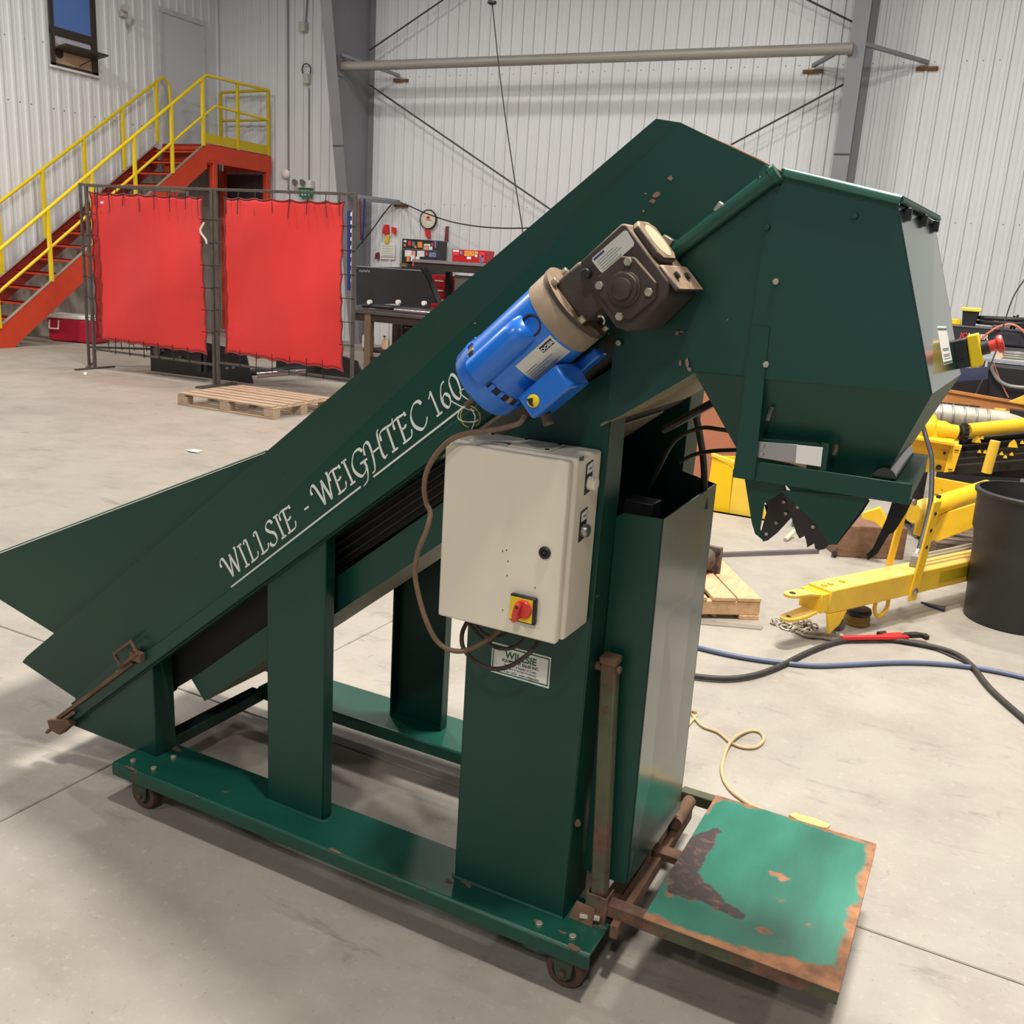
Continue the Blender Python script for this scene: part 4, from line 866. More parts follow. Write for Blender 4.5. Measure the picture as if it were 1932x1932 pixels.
OB('landing_plate', MB().box((XI, 13.32, 3.24), (XO - .02, 14.86, 3.256)), DKRED, st)
for x, y in ((XO - .05, 13.40), (XO - .05, 14.80), (XI + .05, 13.40), (XI + .05, 14.80)):
    OB('leg', MB().box((x - .05, y - .05, 0), (x + .05, y + .05, 2.99)), ORANGE, st, bevel=.006)
OB('knee_brace', MB().bar((XO - .05, 13.45, 2.4), (XO - .3, 13.55, 2.98), .05, .05), ORANGE, st)
def rail(pts, r, m, nm): return OB(nm, MB().tube(pts, r, 10, sub=1), m, st)
rail([(XO, 8.95, 1.22), (XO, 13.205, 4.376), (XO, 14.80, 4.42)], .026, YEL, 'handrail')
rail([(XO, 9.05, .76), (XO, 12.95, 3.60), (XO, 13.42, 3.925), (XO, 14.80, 3.91)], .021, YEL, 'mid_rail')
rail([(XI, 8.95, 1.26), (XI, 13.38, 4.41), (XI, 13.52, 4.30), (XI, 13.56, 3.28)], .026, YEL, 'handrail')
rail([(XO, 14.80, 4.42), (XI, 14.80, 4.40)], .026, YELD, 'guard_rail')
rail([(XO, 14.80, 3.91), (XI, 14.80, 3.90)], .021, YELD, 'guard_rail')
for y in (9.05, 9.95, 10.75, 11.60, 12.40, 13.12):
    zs = .26 + .727 * (y - 9.02); zt = 1.22 + .7417 * (y - 8.95); OB('rail_post', MB().box((XO - .024, y - .024, zs), (XO + .024, y + .024, zt)), YEL, st, bevel=.003)
for y, zt in ((13.98, 4.40), (14.80, 4.43)): OB('rail_post', MB().box((XO - .024, y - .024, 3.28), (XO + .024, y + .024, zt)), YELD, st, bevel=.003)
OB('rail_post', MB().box((XI - .02, 14.776, 3.28), (XI + .028, 14.824, 4.40)), YELD, st, bevel=.003)
for y in (9.2, 10.0, 10.81, 11.63, 12.45, 13.21):
    zs = .26 + .727 * (y - 9.02); zt = 1.26 + .711 * (y - 8.95); OB('rail_post', MB().box((XI - .024, y - .024, zs), (XI + .024, y + .024, zt)), YEL, st, bevel=.003)
OB('toe_board', MB().box((XO - .008, 13.16, 3.30), (XO + .002, 14.82, 3.455)), YELD, st, bevel=.002)
ply = OB('trim_20', MB().slab([V(XW + .03, a, b) for a, b in ((8.2, 0), (14.9, 0), (14.9, 3.2), (13.3, 3.2), (9.0, .1), (8.2, .1))], (.02, 0, 0)), PLY); struct(ply)
ply['label'] = 'weathered grey boarding on the wall under the stairs'
conc = OB('trim_21', MB().box((XW + .026, 4.0, 0), (XW + .06, 9.6, .35)), PLY); struct(conc)
back = OB('trim_22', MB().box((XI, 14.93, 1.2), (XO - .1, 14.95, 2.95)), mat('landing_shade', (70, 62, 66), .8)); struct(back); back['label'] = 'dark sheet standing in for the shade under the landing'  # dark sheet added for the shade on the wall below the landing

# red cooler
cl = thing('cooler', 'red plastic cooler with a white lid on the floor beneath the stairs', 'cooler', (-12.72, 10.62, 0))
RC = mat('red_cooler', (186, 22, 56), .4, 0, .06, 6); WP = mat('white_plastic', (236, 234, 228), .4, 0, .03)
Rz = lambda a: Matrix.Rotation(a, 3, 'Z')
def rbox(c, sx, sy, z0, z1, a, tp=0.0):
    c = Vector(c); R_ = Rz(a); k = [(-sx / 2, -sy / 2), (sx / 2, -sy / 2), (sx / 2, sy / 2), (-sx / 2, sy / 2)]
    return MB().hexa([c + R_ @ V(x * (1 - tp), y * (1 - tp), 0) + V(0, 0, z0) for x, y in k], [c + R_ @ V(x, y, 0) + V(0, 0, z1) for x, y in k])
cc_, ca = V(-12.72, 10.62, 0), math.radians(18)
OB('body', rbox(cc_, .82, .44, .01, .36, ca, .05), RC, cl, bevel=.03, seg=3)
OB('lid', rbox(cc_, .84, .46, .36, .42, ca, -.0), WP, cl, bevel=.015)
hx = cc_ + Rz(ca) @ V(-.42, 0, 0)
OB('handle', MB().tube([hx + Rz(ca) @ V(-.0, -.13, .33), hx + Rz(ca) @ V(-.045, -.13, .25), hx + Rz(ca) @ V(-.045, .13, .25), hx + Rz(ca) @ V(-.0, .13, .33)], .016, 8, sub=1), WP, cl)
OB('handle', MB().tube([cc_ + Rz(ca) @ V(-.35, -.23, .33), cc_ + Rz(ca) @ V(-.35, -.25, .20), cc_ + Rz(ca) @ V(-.20, -.25, .20), cc_ + Rz(ca) @ V(-.20, -.23, .33)], .014, 8, sub=1), WP, cl)

# welding screens
FRM = mat('screen_frame_steel', (92, 86, 80), .5, .4, .2, 9)
CURT = mat('red_welding_curtain', (214, 52, 50), .55, 0, .09, 1.6, bump=.15)
HEM = mat('curtain_hem', (120, 44, 44), .7)
TIE = mat('black_tie', (30, 28, 28), .6)
def screen(a, b, ztop, zbot, label, sheet, inset=(.15, .13), two=True, feet=True, seed=1):
    rnd = random.Random(seed); a, b = Vector(a), Vector(b); d = (b - a); L = d.length; d.normalize(); nrm = V(d.y, -d.x, 0)
    t = thing('welding_screen', label, 'screen', (a + b) / 2)
    P = lambda u, z, o=0.0: a + d * u + nrm * o + V(0, 0, z)
    for u in (0, L): OB('upright', MB().bar(P(u, .02), P(u, ztop + .015), .034, .034, up=d), FRM, t, bevel=.003)
    OB('top_bar', MB().bar(P(0, ztop), P(L, ztop), .03, .03), FRM, t, bevel=.003)
    OB('bottom_bar', MB().bar(P(0, zbot - .12), P(L, zbot - .12), .026, .026), FRM, t, bevel=.003)
    if feet:
        for u in (0, L): OB('foot', MB().bar(P(u, .012, -.30), P(u, .012, .30), .035, .02), FRM, t, bevel=.003)
    u0, u1 = inset[0], L - inset[1]; z0, z1 = zbot, ztop - .075; nx, nz = 44, 40; b_ = MB()
    tu = [u0 + (u1 - u0) * k / 7 for k in range(8)]; tz = [z0 + (z1 - z0) * k / 7 for k in range(8)]
    sc = lambda s: abs(math.sin(PI * s * 7)) ** .8
    for j in range(nz + 1):
        for i in range(nx + 1):
            s, r = i / nx, j / nz; e = .024
            u = u0 + (u1 - u0) * s + (e * sc(r) * ((1 - s) ** 6) - e * sc(r) * (s ** 6)); z = z0 + (z1 - z0) * r + (e * sc(s) * ((1 - r) ** 8) - e * sc(s) * r ** 8) - (.05 if seed == 3 else .02) * s * (1 - r) * 1.0
            o = .018 * math.sin(s * 9 + seed + r * 2) + .014 * math.sin(r * 7 - s * 5 + seed)
            b_.v.append(P(u, z, o))
    b_.f = [(j * (nx + 1) + i, j * (nx + 1) + i + 1, (j + 1) * (nx + 1) + i + 1, (j + 1) * (nx + 1) + i) for j in range(nz) for i in range(nx)]
    cu = OB('curtain', b_, CURT, t); so = cu.modifiers.new('thick', 'SOLIDIFY'); so.thickness = .004
    rim = [b_.v[i] for i in range(nx + 1)] + [b_.v[j * (nx + 1) + nx] for j in range(1, nz + 1)] + [b_.v[nz * (nx + 1) + i] for i in range(nx - 1, -1, -1)] + [b_.v[j * (nx + 1)] for j in range(nz - 1, 0, -1)]
    OB('hem', MB().tube(rim, .009, 5, closed=True, sub=1), HEM, cu)
    for u in tu[1:-1] + [u0 + .06, u1 - .06]:
        OB('tie', MB().tube([P(u, ztop + .02, .0), P(u + .01, ztop - .03, .02), P(u, z1 - .04, .012)], .005, 5, sub=2).cyl(P(u, z1 + .0, .02), P(u + rnd.uniform(-.01, .03), z1 - rnd.uniform(.14, .22), .030), .0045, 5), TIE, t)
    for z in tz[1:-1]:
        OB('tie', MB().cyl(P(-.02, z, .018), P(u0 + .03, z, .024), .005, 5), TIE, t)
        OB('tie', MB().cyl(P(L + .02, z, .018), P(u1 - .03, z, .024), .005, 5), TIE, t)
    for u in tu[1:-1]:
        OB('tie', MB().cyl(P(u, zbot - .15, .018), P(u + rnd.uniform(-.02, .02), z0 + .06, .022), .005, 5), TIE, t)
    return t
screen((-9.94, 8.5, 0), (-7.965, 8.5, 0), 2.205, .37, 'red welding screen on the left, with a dark scorch spot', 1, seed=2)
screen((-7.905, 8.5, 0), (-6.03, 8.52, 0), 2.205, .40, 'red welding screen on the right, nearest the workbench', 1, (.10, .13), seed=3)
screen((-10.16, 8.60, 0), (-9.25, 9.45, 0), 2.225, .37, 'red welding screen folded back behind the left one, mostly hidden', 1, (.10, .1), seed=5)
sp_ = Yp(228, 548, 8.45)
for nm_, (px, py, r) in dict(a=(228, 548, .03), b=(236, 560, .016), c=(229, 570, .010)).items():
    q = Yp(px, py, 8.462)
tear = OB('torn_flap', MB().tube([Yp(385, 420, 8.47), Yp(378, 436, 8.46), Yp(388, 452, 8.47), Yp(390, 460, 8.47)], .012, 6), mat('torn_white', (210, 200, 190), .7), bpy.data.objects['welding_screen'])
OB('white_spot', MB().slab([Yp(190, 380, 8.455), Yp(195, 380, 8.455), Yp(195, 384, 8.455), Yp(190, 384, 8.455)], (0, -.003, 0)), WP, bpy.data.objects['welding_screen'])

# wooden pallets
WOOD = mat('grey_pallet_wood', (176, 152, 128), .75, 0, .22, 5, stretch=(1, 9, 9), bump=.15)
WOOD2 = mat('fresh_pallet_wood', (206, 168, 128), .7, 0, .16, 5, stretch=(9, 1, 9), bump=.15)
def pallet(origin, ang, lx, ly, label, m, n_top=7, h=.13, blk=.10):
    t = thing('pallet', label, 'pallet', origin); R_ = Rz(ang); o = Vector(origin)
    def bx(nm, x0, y0, z0, x1, y1, z1, jit=0.0):
        k = [(x0, y0), (x1, y0), (x1, y1), (x0, y1)]; dz = random.uniform(-jit, jit)
        return OB(nm, MB().hexa([o + R_ @ V(x, y, z0) for x, y in k], [o + R_ @ V(x, y, z1 + dz) for x, y in k]), m, t, bevel=.003, seg=1)
    for y in (0, (ly - blk) / 2, ly - blk):
        bx('bottom_board', 0, y, 0, lx, y + blk, .018)
        for x in (0, (lx - blk * 1.2) / 2, lx - blk * 1.2): bx('block', x, y, .018, x + blk * 1.2, y + blk, h - .036)
    for x in (0, (lx - blk) / 2, lx - blk): bx('cross_board', x, 0, h - .036, x + blk, ly, h - .018)
    for k in range(n_top):
        w = ly / n_top * .68; y = (ly - w) * k / (n_top - 1); bx('top_board', random.uniform(0, .02), y, h - .018, lx - random.uniform(0, .03), y + w, h, .003)
    return t
pallet((-7.24, 7.19, 0), math.radians(0), 1.24, .95, 'weathered grey wooden pallet lying in front of the red screens', WOOD)
pa = OB('paper_scrap', MB().slab([Zp(350, 849, .004), Zp(366, 848, .012), Zp(382, 850, .004), Zp(374, 854, .006), Zp(360, 852, .010)], (0, 0, .002)), mat('paper', (244, 242, 232), .7), org=Zp(366, 851, 0))
tag(pa, 'torn white paper scrap lying on the open concrete', 'paper')
st2 = OB('paper_scrap', MB().slab([Zp(157, 703, .004), Zp(164, 702, .004), Zp(163, 708, .004), Zp(159, 707, .004)], (0, 0, .003)), MATS['paper'], org=Zp(160, 705, 0))
tag(st2, 'tiny white scrap on the floor by the left screen foot', 'paper')

# black steel attachment on the floor behind the screens
BLK = mat('black_painted_steel', (40, 40, 44), .38, .1, .2, 3, coat=.1)
bk = thing('steel_attachment', 'black steel implement frame on the floor behind the red screens', 'implement', (-8.3, 9.3, 0))
OB('side_plate', MB().slab([V(-9.30, 8.80, .02), V(-7.74, 8.90, .02), V(-7.86, 8.90, .40), V(-9.30, 8.80, .52)], (0, .02, 0)), BLK, bk, bevel=.003)
OB('side_plate', MB().slab([V(-8.3, 10.0, .02), V(-6.85, 10.0, .02), V(-7.0, 10.0, .30), V(-8.3, 10.0, .52)], (0, .02, 0)), BLK, bk, bevel=.003)
OB('cross_tube', MB().cyl((-7.95, 8.92, .12), (-7.6, 10.0, .16), .04, 14), BLK, bk)
OB('cylinder_rod', MB().cyl((-7.72, 8.95, .12), (-7.30, 9.35, .18), .035, 14), mat('chrome', (200, 200, 204), .2, .9), bk)
OB('cylinder_rod', MB().cyl((-7.9, 9.2, .32), (-7.35, 9.5, .36), .02, 10), MATS['chrome'], bk)
OB('gusset', MB().box((-8.50, 8.76, .10), (-8.42, 8.80, .34)).box((-8.38, 8.76, .10), (-8.33, 8.80, .32)), BLK, bk)
OB('boss', MB().cyl((-9.17, 8.80, .28), (-9.17, 8.775, .28), .055, 18), mat('grey_boss', (120, 120, 116), .5), bk)
for x, z in ((-9.25, .40), (-9.08, .20), (-9.08, .30), (-8.8, .24), (-8.05, .18), (-7.95, .20)): OB('bolt', MB().cyl((x, 8.815, z), (x, 8.79, z), .016, 8), GREYST, bk)
# ================================================================== workbench and tool corner by the back wall
DST = mat('dark_bench_steel', (58, 48, 44), .55, .2, .2, 4)
wbn = thing('workbench', 'dark steel workbench with a heavy plate top behind the red screens', 'workbench', (-6.9, 11.8, 0))
OB('top', MB().box((-8.05, 11.30, .80), (-5.2, 12.15, .845)), mat('bench_top', (96, 88, 86), .45, .4, .2, 4), wbn, bevel=.004)
OB('apron', MB().box((-8.0, 11.32, .70), (-5.25, 11.35, .80)), DST, wbn)
for x, y in ((-7.76, 11.36), (-5.4, 11.36), (-7.76, 12.08), (-5.4, 12.08)): OB('leg', MB().box((x - .05, y - .05, 0), (x + .05, y + .05, .8)), mat('leg_brown', (112, 92, 74), .6, .1, .2, 6), wbn, bevel=.004)
OB('stretcher', MB().box((-7.76, 11.34, .16), (-5.4, 11.39, .21)), DST, wbn)
OB('lower_shelf', MB().box((-7.9, 11.42, .26), (-5.3, 12.1, .30)), DST, wbn)
for k in range(3):
    p, q = ((-8.0, 11.55, .90), (-5.6, 11.60, .90)) if k == 0 else ((-7.4, 11.45, .885), (-5.5, 11.42, .885)) if k == 1 else ((-7.9, 11.75, .90), (-6.0, 11.85, .90))
    o = OB('cylinder_rod', MB().cyl(p, q, .03 if k != 1 else .024, 14), (BLK, MATS['chrome'], BLK)[k], org=((p[0] + q[0]) / 2, p[1], .845))
    tag(o, ('long black hydraulic cylinder lying at the front of the bench top', 'bright chromed rod lying along the front edge of the bench', 'black hydraulic cylinder lying behind the chromed rod')[k], 'cylinder')
for k, (px, py) in enumerate(((697, 570), (751, 570), (800, 572))):
    p = Yp(px, py, 11.52); o = OB('rod_end', MB().cyl(p + V(0, -.02, 0), p + V(0, .03, 0), .032, 14), WP, org=(p.x, p.y, .845))
    tag(o, ('small bright rod end nearest the red screen', 'small bright rod end in the middle of the bench', 'small bright rod end nearest the green conveyor')[k], 'rod end', 'rod ends on the workbench')
dc = thing('drawer_cabinet', 'black drawer cabinet with pale handles under the workbench', 'cabinet', (-7.05, 11.75, .30))
OB('body', MB().box((-7.35, 11.58, .30), (-6.7, 12.0, .79)), BLK, dc, bevel=.004)
for k in range(4):
    d = OB('drawer', MB().box((-7.33, 11.562, .335 + k * .112), (-6.72, 11.58, .435 + k * .112)), BLK, dc, bevel=.003)
    OB('handle', MB().box((-7.30, 11.548, .415 + k * .112), (-6.75, 11.562, .430 + k * .112)), MATS['chrome'], d)
def jug(c, w, h, m, label):
    t = thing('jug', label, 'jug', c); x, y, z = c
    OB('body', MB().box((x - w / 2, y - w * .35, z), (x + w / 2, y + w * .35, z + h * .75)), m, t, bevel=w * .18, seg=3)
    OB('neck', MB().cyl((x - w * .2, y, z + h * .72), (x - w * .2, y, z + h * .95), w * .13, 12), m, t)
    OB('cap', MB().cyl((x - w * .2, y, z + h * .92), (x - w * .2, y, z + h), w * .16, 12), BLKP, t)
jug((-7.90, 11.55, .30), .16, .26, IVORY, 'cream plastic jug on the bench shelf, left of the leg')
jug((-7.60, 11.55, .30), .11, .20, mat('tan_plastic', (226, 196, 160), .5), 'small tan jug on the bench shelf, right of the leg')
# large black chute standing on the bench
ch = thing('steel_chute', 'large black sheet steel chute with a lit top edge behind the bench', 'chute', (-7.9, 12.5, .85))
q = [Yp(672, 503, 12.2), Yp(795, 505, 12.2), Yp(806, 525, 12.2), Yp(825, 572, 12.2), Yp(672, 575, 12.2)]
OB('front_sheet', MB().slab(q, (0, .01, 0)), BLK, ch)
OB('top_flange', MB().box((q[0].x - .05, 12.19, q[0].z), (q[1].x, 12.26, q[0].z + .015)), GREYST, ch)  # grey on the black chute paints the light along its top edge
OB('side_sheet', MB().slab([q[1], q[2], q[3], q[3] + V(0, .16, 0), q[2] + V(0, .16, 0), q[1] + V(0, .16, 0)], (-.01, 0, 0)), BLK, ch)
for k in range(6):
    p = Yp(678 + k * 3.4, 512.5 + (k % 2), 12.195); OB('stencil', MB().slab([p, p + V(.025, 0, .0), p + V(.025, 0, .03), p + V(0, 0, .025)], (0, -.003, 0)), GREYST, ch)
# grey counter with tool chests
ct = thing('counter', 'grey steel counter top at chest height above the red chest', 'counter', (-6.7, 12.7, 0))
OB('top', MB().box((-7.72, 12.38, 1.545), (-5.2, 13.05, 1.59)), mat('counter_grey', (140, 140, 144), .4, .3, .08, 3), ct, bevel=.003)
OB('apron', MB().box((-7.70, 12.40, 1.44), (-5.25, 12.43, 1.545)), DST, ct)
for x in (-7.4, -5.3): OB('leg', MB().box((x - .04, 12.9, 0), (x + .04, 12.98, 1.545)), DST, ct)
OB('side_panel', MB().box((-7.05, 12.5, .02), (-5.4, 12.52, 1.40)), mat('grey_brown_panel', (104, 100, 92), .5), ct)
tc = thing('tool_chest', 'red tool chest with white drawer handles below the grey counter', 'tool chest', (-7.5, 13.4, 0))
REDT = mat('red_chest', (196, 24, 34), .35, 0, .05, 4)
OB('body', MB().box((-7.86, 13.2, 0), (-6.9, 13.65, 1.37)), REDT, tc, bevel=.006)
for k in range(7):
    z = .30 + k * .148; wide = k < 3
    d = OB('drawer', MB().box((-7.83, 13.18, z), (-7.36, 13.2, z + .13)), REDT, tc, bevel=.004); OB('handle', MB().box((-7.78, 13.165, z + .085), (-7.42 if wide else -7.62, 13.18, z + .105)), WP, d)
    d = OB('drawer', MB().box((-7.34, 13.18, z), (-6.92, 13.2, z + .13)), REDT, tc, bevel=.004); OB('handle', MB().box((-7.30, 13.165, z + .085), (-7.0, 13.18, z + .105)), WP, d)
def stickers(y, lst, parent):
    cols = [(236, 236, 232), (220, 60, 60), (120, 130, 180), (236, 150, 60), (236, 236, 232), (250, 170, 160)]
    for k, (a, b, c, d) in enumerate(lst):
        OB('sticker', MB().slab([Yp(a, b, y), Yp(c, b + .4, y), Yp(c, d + .4, y), Yp(a, d, y)], (0, -.004, 0)), mat('sticker_%d' % (k % 6), cols[k % 6], .6, 0, .3, 40), parent)
rb = thing('tool_box', 'red tool box covered in stickers standing on the grey counter', 'tool box', (-7.0, 12.75, 1.59))
OB('body', MB().slab([Yp(853, 470, 12.7), Yp(918, 473, 12.7), V(Yp(916, 490, 12.7).x, 12.7, 1.591), V(Yp(853, 490, 12.7).x, 12.7, 1.591)], (0, .26, 0)), REDT, rb, bevel=.006)
stickers(12.695, [(855, 471.5, 866, 475), (855, 476, 866, 482), (868, 473, 873, 480), (876, 473, 895, 483), (881, 484, 889, 489), (896, 474, 902, 479), (896, 480, 901, 485), (904, 475, 915, 493), (905, 482, 912, 495)], rb)
bb = thing('tool_chest', 'black tool chest covered in stickers against the back wall', 'tool chest', (-8.9, 14.6, 0))
OB('body', MB().slab([Yp(759, 450, 14.5), Yp(825, 454, 14.5), Yp(823, 494, 14.5), Yp(757, 496, 14.5)], (0, .35, 0)), BLK, bb, bevel=.006)
b_ = base_of(MB().add([Yp(757, 496, 14.5), Yp(823, 494, 14.5)], []))
OB('stand', MB().box((Yp(757, 496, 14.5).x, 14.5, 0), (Yp(823, 494, 14.5).x, 14.85, Yp(757, 496, 14.5).z)), BLK, bb)
OB('mid_rail', MB().slab([Yp(759, 469, 14.498), Yp(824, 473, 14.498), Yp(824, 474, 14.498), Yp(759, 470, 14.498)], (0, -.004, 0)), GREYST, bb)
stickers(14.495, [(762, 453, 767, 457), (770, 454, 776, 463), (778, 456, 783, 464), (788, 456, 797, 467), (800, 460, 812, 464), (799, 465, 808, 471), (809, 465, 816, 471), (814, 458, 818, 464), (820, 454, 823, 468), (762, 460, 766, 465), (764, 472, 777, 484), (778, 473, 784, 484), (787, 473, 801, 484), (803, 475, 807, 482), (809, 476, 823, 485), (782, 463, 786, 468)], bb)
for k, (px, py, w, h, col) in enumerate(((770, 489, 6, 8, (226, 140, 70)), (779, 488, 7, 9, (230, 226, 214)), (788, 490, 7, 8, (236, 232, 226)), (781, 498, 6, 8, (232, 70, 80)), (765, 501, 12, 4, (110, 104, 60)))):
    YT = 12.6 if k < 4 else 12.225
    a = Yp(px - w / 2, py + h / 2, YT); b = Yp(px + w / 2, py - h / 2, YT)
    o = OB('parts_tin', MB().cyl((a.x + .03, YT, a.z), (a.x + .03, YT, b.z), abs(b.x - a.x) / 2, 14).lathe(((a.x + .03), YT, b.z), (0, 0, 1), [(0, abs(b.x - a.x) / 1.9), (.012, abs(b.x - a.x) / 1.9)], 14), mat('tin_%d' % k, col, .5))
    tag(o, ('orange tin standing on the chute top, left of the counter', 'pale tin behind the chute, second from the black chest', 'white tin beside the end of the grey counter', 'red cup at the corner of the chute and counter', 'flat olive tin on the top edge of the chute')[k], 'tin')
# things hung on the back wall
def onwall(nm, pts, m, label, cat, th=.02, grp=None, y=YW - .03):
    o = OB(nm, MB().slab([Yp(a, b, y) for a, b in pts], (0, -th, 0)), m, bevel=.002); tag(o, label, cat, grp); return o
pp = thing('notice_sheet', 'white paper notice hung on the back wall beside the column', 'notice', (-9.85, YW - .04, 1.55))
OB('sheet', MB().slab([Yp(a, b, YW - .035) for a, b in ((718, 458), (746, 459), (745, 490), (717, 489))], (0, -.006, 0)), WP, pp)
for k in range(5): OB('print_line', MB().slab([Yp(a, b, YW - .042) for a, b in ((721, 464 + k * 4.4), (742, 464.6 + k * 4.4), (742, 465.3 + k * 4.4), (721, 464.7 + k * 4.4))], (0, -.001, 0)), MATS['grey_print'], pp)
OB('footer', MB().slab([Yp(a, b, YW - .042) for a, b in ((718, 484), (745, 485), (745, 486), (718, 485))], (0, -.001, 0)), BLKP, pp)
REDK = mat('red_clamp', (222, 44, 44), .45)
for k, pts in enumerate((((728, 424), (734, 424), (735, 440), (730, 443), (724, 440), (725, 431)), ((741, 428), (748, 430), (748, 443), (744, 441), (742, 435)), ((803, 433), (812, 434), (813, 449), (810, 451), (806, 446)), ((711, 478), (716, 476), (717, 488), (710, 489)))):
    onwall('clamp', pts, REDK if k < 3 else mat('dark_red', (120, 40, 40), .6), ('red pistol clamp hung above the white notice, left of the pair', 'red pistol clamp hung above the white notice, right of the pair', 'red clamp hung under the round white sign', 'dark red clamp hung low beside the white notice')[k], 'clamp', .05)
onwall('glove', ((729, 445), (733, 442), (737, 445), (734, 457), (735, 460), (727, 460), (728, 452)), mat('yellow_glove', (226, 196, 70), .7), 'yellow glove hung just above the white notice', 'glove', .03)
c1 = Yp(809, 414, YW - .04); sg = thing('round_sign', 'round white sign with a red emblem on the back wall', 'sign', c1)
OB('disc', MB().cyl(c1, c1 + V(0, -.02, 0), .155, 36), mat('sign_cream', (226, 222, 204), .5), sg)
OB('rim', MB().lathe(c1 + V(0, -.03, 0), (0, 1, 0), [(0, .150), (.001, .168), (.032, .168), (.033, .15)], 36, caps=False), BLKP, sg)
lf = [(0, .07), (.012, .045), (.03, .055), (.026, .03), (.055, .034), (.045, .02), (.062, .008), (.03, -.008), (.03, -.018), (.004, -.016), (.003, -.035)]
lf = lf + [(-a, b) for a, b in lf[::-1]]
OB('emblem', MB().slab([c1 + V(a * .7, -.0215, b * .7 + .02) for a, b in lf], (0, -.002, 0)), REDK, sg)
OB('emblem_bar', MB().box((c1.x - .06, c1.y - .023, c1.z - .018), (c1.x + .06, c1.y - .0205, c1.z - .006)), REDK, sg)
onwall('spirit_level', ((842, 427), (847, 427), (846, 455), (840, 455)), mat('level_maroon', (120, 66, 66), .5), 'short maroon level hung on the wall right of the round sign', 'level', .03)
onwall('knife', ((838, 456), (842, 456), (839, 470), (837.5, 470)), GREYST, 'thin grey blade hung below the maroon level', 'tool', .01)
for k, (p, q, m_) in enumerate((((679, 375), (680.5, 453), mat('red_strap', (130, 44, 48), .6)), ((688, 375), (683.5, 459), mat('blue_strap', (30, 50, 130), .6)))):
    a = Yp(*p, 13.6); b = Yp(*q, 13.6); o = OB('strap', MB().bar(a, b, .035, .012), m_); tag(o, ('red strap hanging from the bracket beside the column', 'blue strap hanging from the bracket beside the column')[k], 'strap')
brk = OB('trim_14', MB().bar(Yp(678, 376, 13.6), Yp(757, 384, 14.9), .045, .05), GREYST); struct(brk)
cd = OB('hanging_cord', MB().tube([Yp(672, 470, 13.4), Yp(700, 436, 13.8), Yp(741, 384, 14.8), Yp(765, 386, 14.85), Yp(800, 401, 14.6), Yp(850, 418, 14.3), Yp(900, 427, 14.0), Yp(950, 430.5, 13.6), Yp(1010, 430, 13.0)], .011, 6), TIE); tag(cd, 'black cord sagging across the back wall from a bracket', 'cord')
pc = thing('hanging_cord', 'thin dark cord hanging from a small disc at the top', 'cord', Yp(928, 5, 9.0))
OB('disc', MB().lathe(Yp(928, 9, 9.0), (0, 0, 1), [(0, .02), (.01, .045), (.03, .045), (.05, .02)], 16), BLKP, pc)
OB('cord', MB().tube([Yp(929, 9, 9.0), Yp(944, 150, 9.0), Yp(965, 300, 9.0), Yp(990, 460, 9.0), Yp(1000, 540, 9.0)], .006, 6), TIE, pc)
OB('cord', MB().cyl(Yp(928, 5, 9.0), Yp(928, 5, 9.0) + V(0, 0, 2.8), .006, 6), TIE, pc)
pn = thing('banner', 'narrow blue banner with white letters behind the right screen', 'banner', (-7.55, 11.0, 1.0))
q = [Yp(655, 398, 11.0), Yp(666, 398, 11.0), Yp(665, 548, 11.0), Yp(655, 548, 11.0)]
OB('cloth', MB().slab(q, (0, .01, 0)), mat('banner_blue', (26, 44, 112), .6), pn)
for k in range(9):
    p = Yp(661.5, 408 + k * 15.5, 10.995); OB('letter_mark', MB().slab([p, p + V(.04, 0, .0), p + V(.04, 0, .045), p + V(.02, 0, .06), p + V(0, 0, .045)], (0, -.003, 0)), WP, pn)
OB('pole', MB().cyl(Yp(667, 396, 11.0), V(Yp(667, 396, 11.0).x, 11.0, 0), .02, 8), GREYST, pn)
# fittings on the wall behind the stairs
def fit(nm, px, py, w, h, d, m, label, cat):
    p = Yp(px, py, YW - .03); o = OB(nm, MB().box((p.x - w / 2, YW - .03 - d, p.z - h / 2), (p.x + w / 2, YW - .02, p.z + h / 2)), m, bevel=.008); return tag(o, label, cat)
GB = mat('grey_box', (196, 194, 186), .5)
fit('junction_box', 575, 52, .14, .15, .10, GB, 'grey junction box high on the wall right of the stairs', 'box')
fit('junction_box', 582, 150, .12, .16, .10, GB, 'grey switch box on the wall with a looped wire above', 'box')
o = OB('wire_loop', MB().tube([Yp(a, b, YW - .08) for a, b in ((575, 145), (570, 133), (573, 122), (581, 121), (586, 128), (585, 140))], .010, 6), TIE); tag(o, 'dark wire looped above the grey switch box on the wall', 'wire')
for a, b, lb in (((583, 165), (583, 345), 'thin grey conduit running from the switch box down to the exit sign'), ((580, -10), (577, 42), 'thin grey conduit running up from the junction box'), ((543, -10), (544, 365), 'long grey conduit running up the wall right of the stairs')):
    o = OB('conduit', MB().cyl(Yp(*a, YW - .04), Yp(*b, YW - .04), .014, 8), GREYST); tag(o, lb, 'conduit')
bl_ = Yp(540, 328, YW - .03); o = OB('alarm_bell', MB().lathe(bl_, (0, -1, 0), [(0, .09), (.02, .09), (.05, .075), (.07, .04), (.075, .001)], 24), WP, org=(bl_.x, bl_.y, bl_.z - .09)); tag(o, 'round white alarm bell on the wall beside the stairs', 'bell')
ex = thing('exit_light', 'white emergency lamp unit with green sign above the right screen', 'emergency light', Yp(573, 372, YW - .1))
p = Yp(575, 353, YW - .06)
OB('housing', MB().box((p.x - .17, YW - .14, p.z - .02), (p.x + .20, YW - .03, p.z + .12)), WP, ex, bevel=.01)
